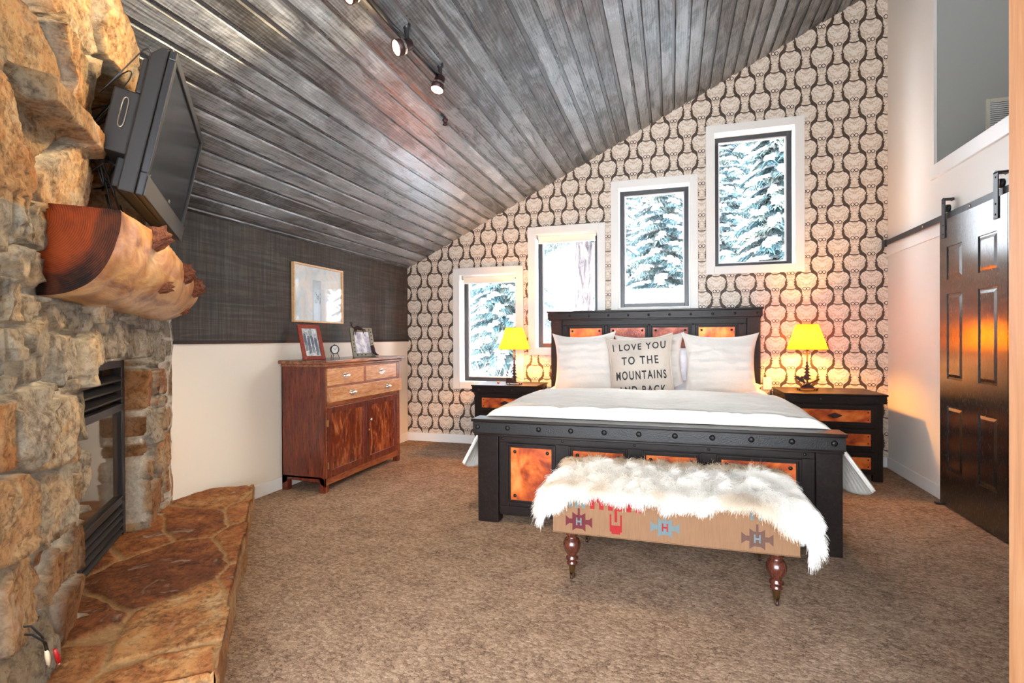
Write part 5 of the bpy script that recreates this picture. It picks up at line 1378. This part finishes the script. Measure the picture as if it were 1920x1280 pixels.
# ---------------------------------------------------------------- barn doors
gd = wood('black_lacquer', [lin(20, 18, 18), lin(34, 30, 29), lin(48, 42, 40)], (1, 1, 10), 5, 0.2, 0.05, 1, 0.3)
def barn_door(label, y_hi, x):
    w_ = 0.76
    tt = thing('sliding_door', label, 'door', (x, y_hi - w_ / 2, 0.015), 0, 'black sliding doors')
    hw = w_ / 2; zt = 1.922
    pan = [(1.515, 1.735), (0.855, 1.42), (0.245, 0.675)]
    cols_ = [(hw - 0.29, hw - 0.095), (-hw + 0.095, -hw + 0.29)]
    m = MB()
    m.box(0.006, 0.038, -hw, hw, 0, zt)  # back slab
    m.box(0, 0.006, -hw, cols_[1][0] , 0, zt); m.box(0, 0.006, cols_[1][1], cols_[0][0], 0, zt); m.box(0, 0.006, cols_[0][1], hw, 0, zt)
    for c0, c1 in cols_:
        zz = 0
        for z0, z1 in sorted(pan): m.box(0, 0.006, c0, c1, zz, z0); zz = z1
        m.box(0, 0.006, c0, c1, zz, zt)
    sl_ = m.build('slab', gd, tt)
    for c0, c1 in cols_:
        for z0, z1 in pan:
            m = MB(); i_ = 0.006; o_ = 0.03
            A_ = [(0.0058, c0, z0), (0.0058, c1, z0), (0.0058, c1, z1), (0.0058, c0, z1)]
            B_ = [(0.0048, c0 + 0.012, z0 + 0.012), (0.0048, c1 - 0.012, z0 + 0.012), (0.0048, c1 - 0.012, z1 - 0.012), (0.0048, c0 + 0.012, z1 - 0.012)]
            C_ = [(-0.001, c0 + o_, z0 + o_), (-0.001, c1 - o_, z0 + o_), (-0.001, c1 - o_, z1 - o_), (-0.001, c0 + o_, z1 - o_)]
            vv = A_ + B_ + C_; ff = [(8, 9, 10, 11)]
            for r_ in (0, 4):
                for k in range(4): ff.append((r_ + k, r_ + (k + 1) % 4, r_ + 4 + (k + 1) % 4, r_ + 4 + k))
            m.add(vv, ff); m.build('raised_panel', gd, tt)
    for yy in (hw - 0.06, -hw + 0.10):
        m = MB(); n = 12
        pts = [(yy - 0.022, 1.80), (yy + 0.022, 1.80), (yy + 0.022, 2.05)] + [(yy + 0.022 * math.cos(a), 2.05 + 0.022 * math.sin(a)) for a in [math.pi * k / n for k in range(1, n)]] + [(yy - 0.022, 2.05)]
        m.poly(pts, -0.006, 'x', 0.0); m.poly([(y_, z_) for y_, z_ in pts if z_ > 1.9] , 0.004, 'x', 0.046)
        m.box(-0.006, 0.05, yy - 0.022, yy + 0.022, 2.055, 2.066)
        h_ = m.build('hanger_strap', M['black_metal'], tt, bevel=0.001)
        for zz in (1.825, 1.885, 2.035):
            m = MB(); m.dome((-0.006, yy, zz), 0.006, 0.004, '-x', 10); m.build('bolt', M['iron'], h_, fixn=False)
        m = MB(); m.lathe([(0.0001, 0.012), (0.026, 0.012), (0.026, 0.03), (0.0001, 0.03)], (0, yy, 1.999), 20, 'x'); m.build('roller', M['black_metal'], h_)
    return tt
barn_door('black six-panel sliding barn door nearest the nightstand, hung from an iron rail', 4.30, 1.757)
barn_door('second black six-panel sliding door, half hidden by the pine trimmed wall end', 3.535, 1.757)
tt = thing('door_rail', 'flat black iron sliding door rail along the right wall', 'rail', (1.781, 3.6, 1.965))
m = MB(); m.box(-0.006, 0.0, -2.1, 1.74, -0.02, 0.022); m.build('bar', M['black_metal'], tt, bevel=0.001)
m = MB(); m.box(-0.018, 0.004, 1.70, 1.76, -0.03, 0.03); m.build('end_stop', M['black_metal'], tt, bevel=0.003)
for yy in (1.0, 0.36, -0.3, -0.9, -1.6):
    m = MB(); m.lathe([(0.010, -0.010), (0.010, -0.006)], (0, yy, 0), 8, 'x'); m.lathe([(0.006, -0.006), (0.006, 0.030)], (0, yy, 0), 8, 'x'); m.build('bolt', M['silver'], tt)
tt = thing('floor_guide', 'small black floor guide under the sliding door edge', 'door guide', (1.757, 4.31, 0)); m = MB(); m.box(-0.03, 0.05, -0.03, 0.0, 0, 0.014); m.build('plate', M['black_metal'], tt, bevel=0.002)

# ---------------------------------------------------------------- track lighting
tt = thing('track_rail', 'curved black lighting rail hung under the sloping ceiling', 'light track', (-1.287, 2.3, 2.668))
m = MB(); pts = [(-0.03, -1.4, 0.0), (-0.015, -0.8, 0), (0.0, -0.3, 0), (-0.006, -0.05, 0), (0.0, 0.2, 0), (0.006, 0.52, 0)]
m.tube(pts, 0.0135, 8); m.build('rail', M['black_metal'], tt)
for yy in (-0.9, 0.1, 0.5):
    m = MB(); m.lathe([(0.012, 0.0), (0.012, 0.06), (0.02, 0.062), (0.02, 0.085)], (0, yy, 0), 14); m.build('standoff', M['black_metal'], tt)
glow = G('spot_glow', 0.4); glow.b.inputs['Emission Color'].default_value = (1, 0.72, 0.38, 1); glow.b.inputs['Emission Strength'].default_value = 30
def spot(label, c, aim, W_, size=60, blend=0.5):
    c = Vector(c); d = (Vector(aim) - c).normalized()
    q = d.to_track_quat('-Z', 'Y').to_matrix().to_4x4(); q.translation = c
    tt = thing('track_spotlight', label, 'spotlight', mat=q, group='spotlights on the ceiling track')
    m = MB(); m.lathe([(0.014, 0.095), (0.028, 0.088), (0.031, 0.056), (0.037, 0.036), (0.039, 0.0), (0.036, 0.0), (0.034, 0.012), (0.0001, 0.016)], n=24, cap=False); m.build('head', M['bronze_dark'], tt, fixn=False)
    m = MB(); m.lathe([(0.0375, 0.044), (0.0395, 0.037), (0.0395, 0.030)], n=24, cap=False); m.build('collar', M['silver'], tt, fixn=False)
    m = MB(); m.lathe([(0.0001, 0.006), (0.034, 0.006)], n=20, cap=False); m.build('lens', glow, tt)
    topw = q.inverted() @ (Vector((-1.287, c.y - 0.04, 2.665)))
    m = MB(); m.tube([(0, 0, 0.09), (Vector((0, 0, 0.11)) + topw) / 2, topw], 0.0045, 8); m.build('stem', M['black_metal'], tt)
    L_ = bpy.data.lights.new('spot_light', 'SPOT'); L_.energy = W_; L_.color = (1, 0.74, 0.43); L_.spot_size = R_(size); L_.spot_blend = blend; L_.shadow_soft_size = 0.02
    lo = bpy.data.objects.new('spot_light', L_); COL.objects.link(lo); lo.parent = tt; lo.location = (0, 0, -0.004)
    return tt
spot('lit spotlight on the ceiling track, middle one, throwing a glare', (-1.29, 2.29, 2.575), (-2.1, 1.3, 1.9), 32, 62)
spot('lit spotlight at the far end of the ceiling track, with a bright collar', (-1.285, 2.75, 2.575), (-1.6, 2.0, 0.0), 32, 85)
spot('lit ceiling track spotlight nearest the camera, cut off by the top edge', (-1.292, 1.89, 2.585), (-1.95, 1.0, 1.75), 28, 66)
tt = thing('ceiling_hook', 'small dark metal ceiling fitting beyond the end of the light track', 'ceiling fitting', (-1.474, 3.283, 2.645))
m = MB(); m.lathe([(0.02, 0.0), (0.02, -0.008), (0.012, -0.014), (0.012, -0.03), (0.018, -0.036), (0.0001, -0.045)], n=16); m.build('cap', M['bronze_dark'], tt)

# ---------------------------------------------------------------- outside: snow, trees, house
g = G('snow', 0.8, None, 0, 0.3); g.col(g.ramp(g.noise(g.co(), 2, 4), [(0.3, lin(232, 240, 250)), (0.7, lin(252, 253, 255))])); g.bump(g.noise(g.co(), 3, 5), 0.4, 0.1); M['snow'] = g
m = MB()
def snowg(u, v_):
    x = -22 + 40 * u; y = 6.2 + 30 * v_
    return (x, y, -1.4 + 0.16 * (y - 6) * 0.6 + 0.5 * float(fbm(np.array(x * 0.3), np.array(y * 0.3), 3)))
m.grid(snowg, 60, 50); m.build('ground_snow', M['snow'], kind='structure')
g = G('spruce_needles', 0.8, None, 0, 0.2); n_ = g.noise(g.co(), 3.5, 3); n2 = g.noise(g.co(), 40, 3)
g.col(g.ramp(g.ma('ADD', g.ma('MULTIPLY', n_, 0.5), g.ma('MULTIPLY', n2, 0.5)), [(0.38, lin(48, 84, 94)), (0.5, lin(82, 108, 112)), (0.62, lin(122, 118, 102))])); M['needle'] = g
g = G('bark', 0.9); n_ = g.noise(g.co('Object', scale=(9, 9, 2)), 1.6, 5, 0.7, 1.0); g.col(g.ramp(n_, [(0.38, lin(60, 52, 54)), (0.5, lin(104, 96, 98)), (0.62, lin(140, 134, 138))])); g.bump(n_, 1.0, 0.05); M['bark'] = g
def spruce(label, x, y, z0, h, rad, nb, seed, trunk_r=0.12, low=0.12, snow=0.6):
    r = np.random.default_rng(seed)
    tt = thing('spruce_tree', label, 'tree', (x, y, z0), 0, 'snowy spruces outside the windows')
    m = MB(); pts = [(0.05 * math.sin(k), 0.05 * math.cos(k * 1.3), h * k / 12) for k in range(13)]
    m.tube(pts, [trunk_r * (1 - 0.8 * k / 12) for k in range(13)], 14); m.build('trunk', M['bark'], tt)
    NV_, SV = [], []; NF, SF = [], []
    for b in range(nb):
        t = low + (1 - low) * (b + r.random()) / nb
        z = h * t; L_ = rad * (1 - t) ** 0.75 * (0.75 + 0.4 * r.random()) + 0.15
        an = b * 2.399 + r.random() * 0.5
        dirv = np.array([math.cos(an), math.sin(an)]); nrm = np.array([-dirv[1], dirv[0]])
        ns = int(16 + L_ * 20)
        for k in range(ns):
            f = (k + r.random()) / ns
            bx, by = dirv * L_ * f; bz = z + 0.10 * L_ * f - 0.42 * L_ * f * f
            wd = 0.34 * L_ * (1 - f) * 0.75 + 0.06
            for q in range(12):
                off = (r.random() - 0.5) * 2 * wd
                cx_, cy_ = bx + nrm[0] * off, by + nrm[1] * off
                cz_ = bz - 0.30 * abs(off) - 0.03 * r.random()
                a2 = an + np.sign(off) * 0.9 + r.normal(0, 0.5); l2 = 0.06 + 0.09 * r.random(); w2 = 0.006 + 0.009 * r.random()
                dx_, dy_ = math.cos(a2), math.sin(a2); dz_ = -0.45 - 0.5 * r.random()
                o_ = len(NV_)
                NV_ += [(cx_ - dy_ * w2, cy_ + dx_ * w2, cz_), (cx_ + dy_ * w2, cy_ - dx_ * w2, cz_), (cx_ + dx_ * l2 + dy_ * w2 * .3, cy_ + dy_ * l2 - dx_ * w2 * .3, cz_ + dz_ * l2), (cx_ + dx_ * l2 - dy_ * w2 * .3, cy_ + dy_ * l2 + dx_ * w2 * .3, cz_ + dz_ * l2)]
                NF.append((o_, o_ + 1, o_ + 2, o_ + 3))
            if r.random() < snow:
                o_ = len(SV); s1_ = 0.03 + 0.07 * wd + 0.03 * r.random(); hh_ = 0.015 + 0.03 * r.random()
                off = (r.random() - 0.5) * 1.2 * wd
                cx_, cy_, cz_ = bx + nrm[0] * off, by + nrm[1] * off, bz + 0.015 - 0.25 * abs(off)
                for i in range(6):
                    a3 = 2 * math.pi * i / 6; e_ = 1.5 if i % 3 == 0 else 1
                    SV.append((cx_ + s1_ * e_ * math.cos(a3 + an), cy_ + s1_ * e_ * math.sin(a3 + an), cz_ - 0.03))
                for i in range(6):
                    a3 = 2 * math.pi * i / 6; SV.append((cx_ + 0.6 * s1_ * math.cos(a3 + an), cy_ + 0.6 * s1_ * math.sin(a3 + an), cz_ + hh_))
                for i in range(6): SF.append((o_ + i, o_ + (i + 1) % 6, o_ + 6 + (i + 1) % 6, o_ + 6 + i))
                SF.append((o_ + 6, o_ + 7, o_ + 8, o_ + 9)); SF.append((o_ + 9, o_ + 10, o_ + 11, o_ + 6))
    np_mesh('foliage', np.array(NV_), np.array(NF), M['needle'], tt, False)
    np_mesh('snow_load', np.array(SV), np.array(SF), M['snow'], tt, True)
    return tt
spruce('snow laden spruce seen through the lowest window above the left lamp', -2.9, 9.0, -1.6, 6.0, 1.25, 140, 1)
spruce('big grey barked spruce trunk filling the right of the second lowest window', -1.24, 7.8, -1.6, 8.5, 1.2, 60, 2, 0.21, 0.50, 0.5)
spruce('blue green spruce with drooping boughs in the third window', -0.15, 9.9, -1.5, 6.2, 1.3, 150, 3)
spruce('tall snowy spruce rising across the top of the third window', 1.1, 12.6, -1.2, 9.5, 1.5, 170, 4)
spruce('snowy spruce at the left of the highest window', 1.55, 8.6, -1.2, 6.3, 1.1, 160, 5, snow=0.9)
spruce('heavily snowed young spruce low in the highest window', 3.3, 10.8, -1.0, 4.6, 1.4, 150, 6, snow=1.0)
spruce('distant pale spruce behind the lower windows', -4.2, 13.2, -0.8, 8.0, 1.7, 150, 7)
spruce('far spruce standing between the trunk and the third window', -1.4, 16.5, -1.0, 8.5, 1.3, 140, 9)
spruce('far spruce behind the highest window at its right edge', 3.5, 14.5, -0.6, 9.0, 1.5, 140, 10, snow=0.9)
# bare snowy shrub before the lowest window
tt = thing('bare_shrub', 'leafless shrub with snow lined twigs outside the lowest window', 'shrub', (-2.85, 7.0, -1.2))
m = MB(); ms_ = MB(); r = random.Random(5)
def twig(p, d, L_, rad, dep):
    q = p + d * L_; mid = (p + q) / 2 + Vector((r.uniform(-1, 1), r.uniform(-1, 1), r.uniform(-1, 1))) * L_ * 0.08
    m.tube([p, mid, q], [rad, rad * 0.85, rad * 0.7], 5); ms_.tube([p + Vector((0, 0, rad)), mid + Vector((0, 0, rad * 1.1)), q + Vector((0, 0, rad))], [rad * 1.1, rad * 1.2, rad * 1.0], 5)
    if dep > 0:
        for _ in range(3 if dep > 1 else 2):
            nd = (d + Vector((r.uniform(-1, 1), r.uniform(-1, 1), r.uniform(-0.5, 0.8))) * 0.75).normalized(); twig(q, nd, L_ * r.uniform(0.6, 0.85), rad * 0.65, dep - 1)
for k in range(6): twig(Vector((0.12 * k - 0.3, 0, -0.4)), Vector((r.uniform(-0.35, 0.35), r.uniform(-0.2, 0.2), 1)).normalized(), 0.85, 0.013, 4)
m.build('twigs', M['bark'], tt, fixn=False); ms_.build('snow_lining', M['snow'], tt, fixn=False)
# neighbouring house
tt = thing('neighbour_house', 'tan timber house with snowy roof behind the trees, seen through the lowest window', 'house', (-6.3, 16.0, -1.0))
m = MB(); m.box(-3.2, 2.2, 0, 5, 0, 3.0); m.build('wall', G('tan_siding', 0.8, lin(208, 158, 124)), tt)
m = MB(); m.poly([(-3.7, 3.0), (2.7, 3.0), (-0.5, 4.9)], 5.8, 'y', -0.4); m.build('roof', M['snow'], tt)
for xx, zz in ((-2.4, 0.5), (-0.9, 0.5), (0.7, 0.5), (0.7, 1.9), (-0.9, 1.9)):
    m = MB(); m.box(xx, xx + 0.8, -0.05, 0, zz, zz + 0.95); wn = m.build('window', M['trim_paint'], tt)
    m = MB(); m.box(xx + 0.07, xx + 0.73, -0.07, -0.05, zz + 0.07, zz + 0.88); m.build('window_pane', G('far_glass', 0.1, lin(96, 108, 124)) if 'far_glass' not in bpy.data.materials else bpy.data.materials['far_glass'], wn)
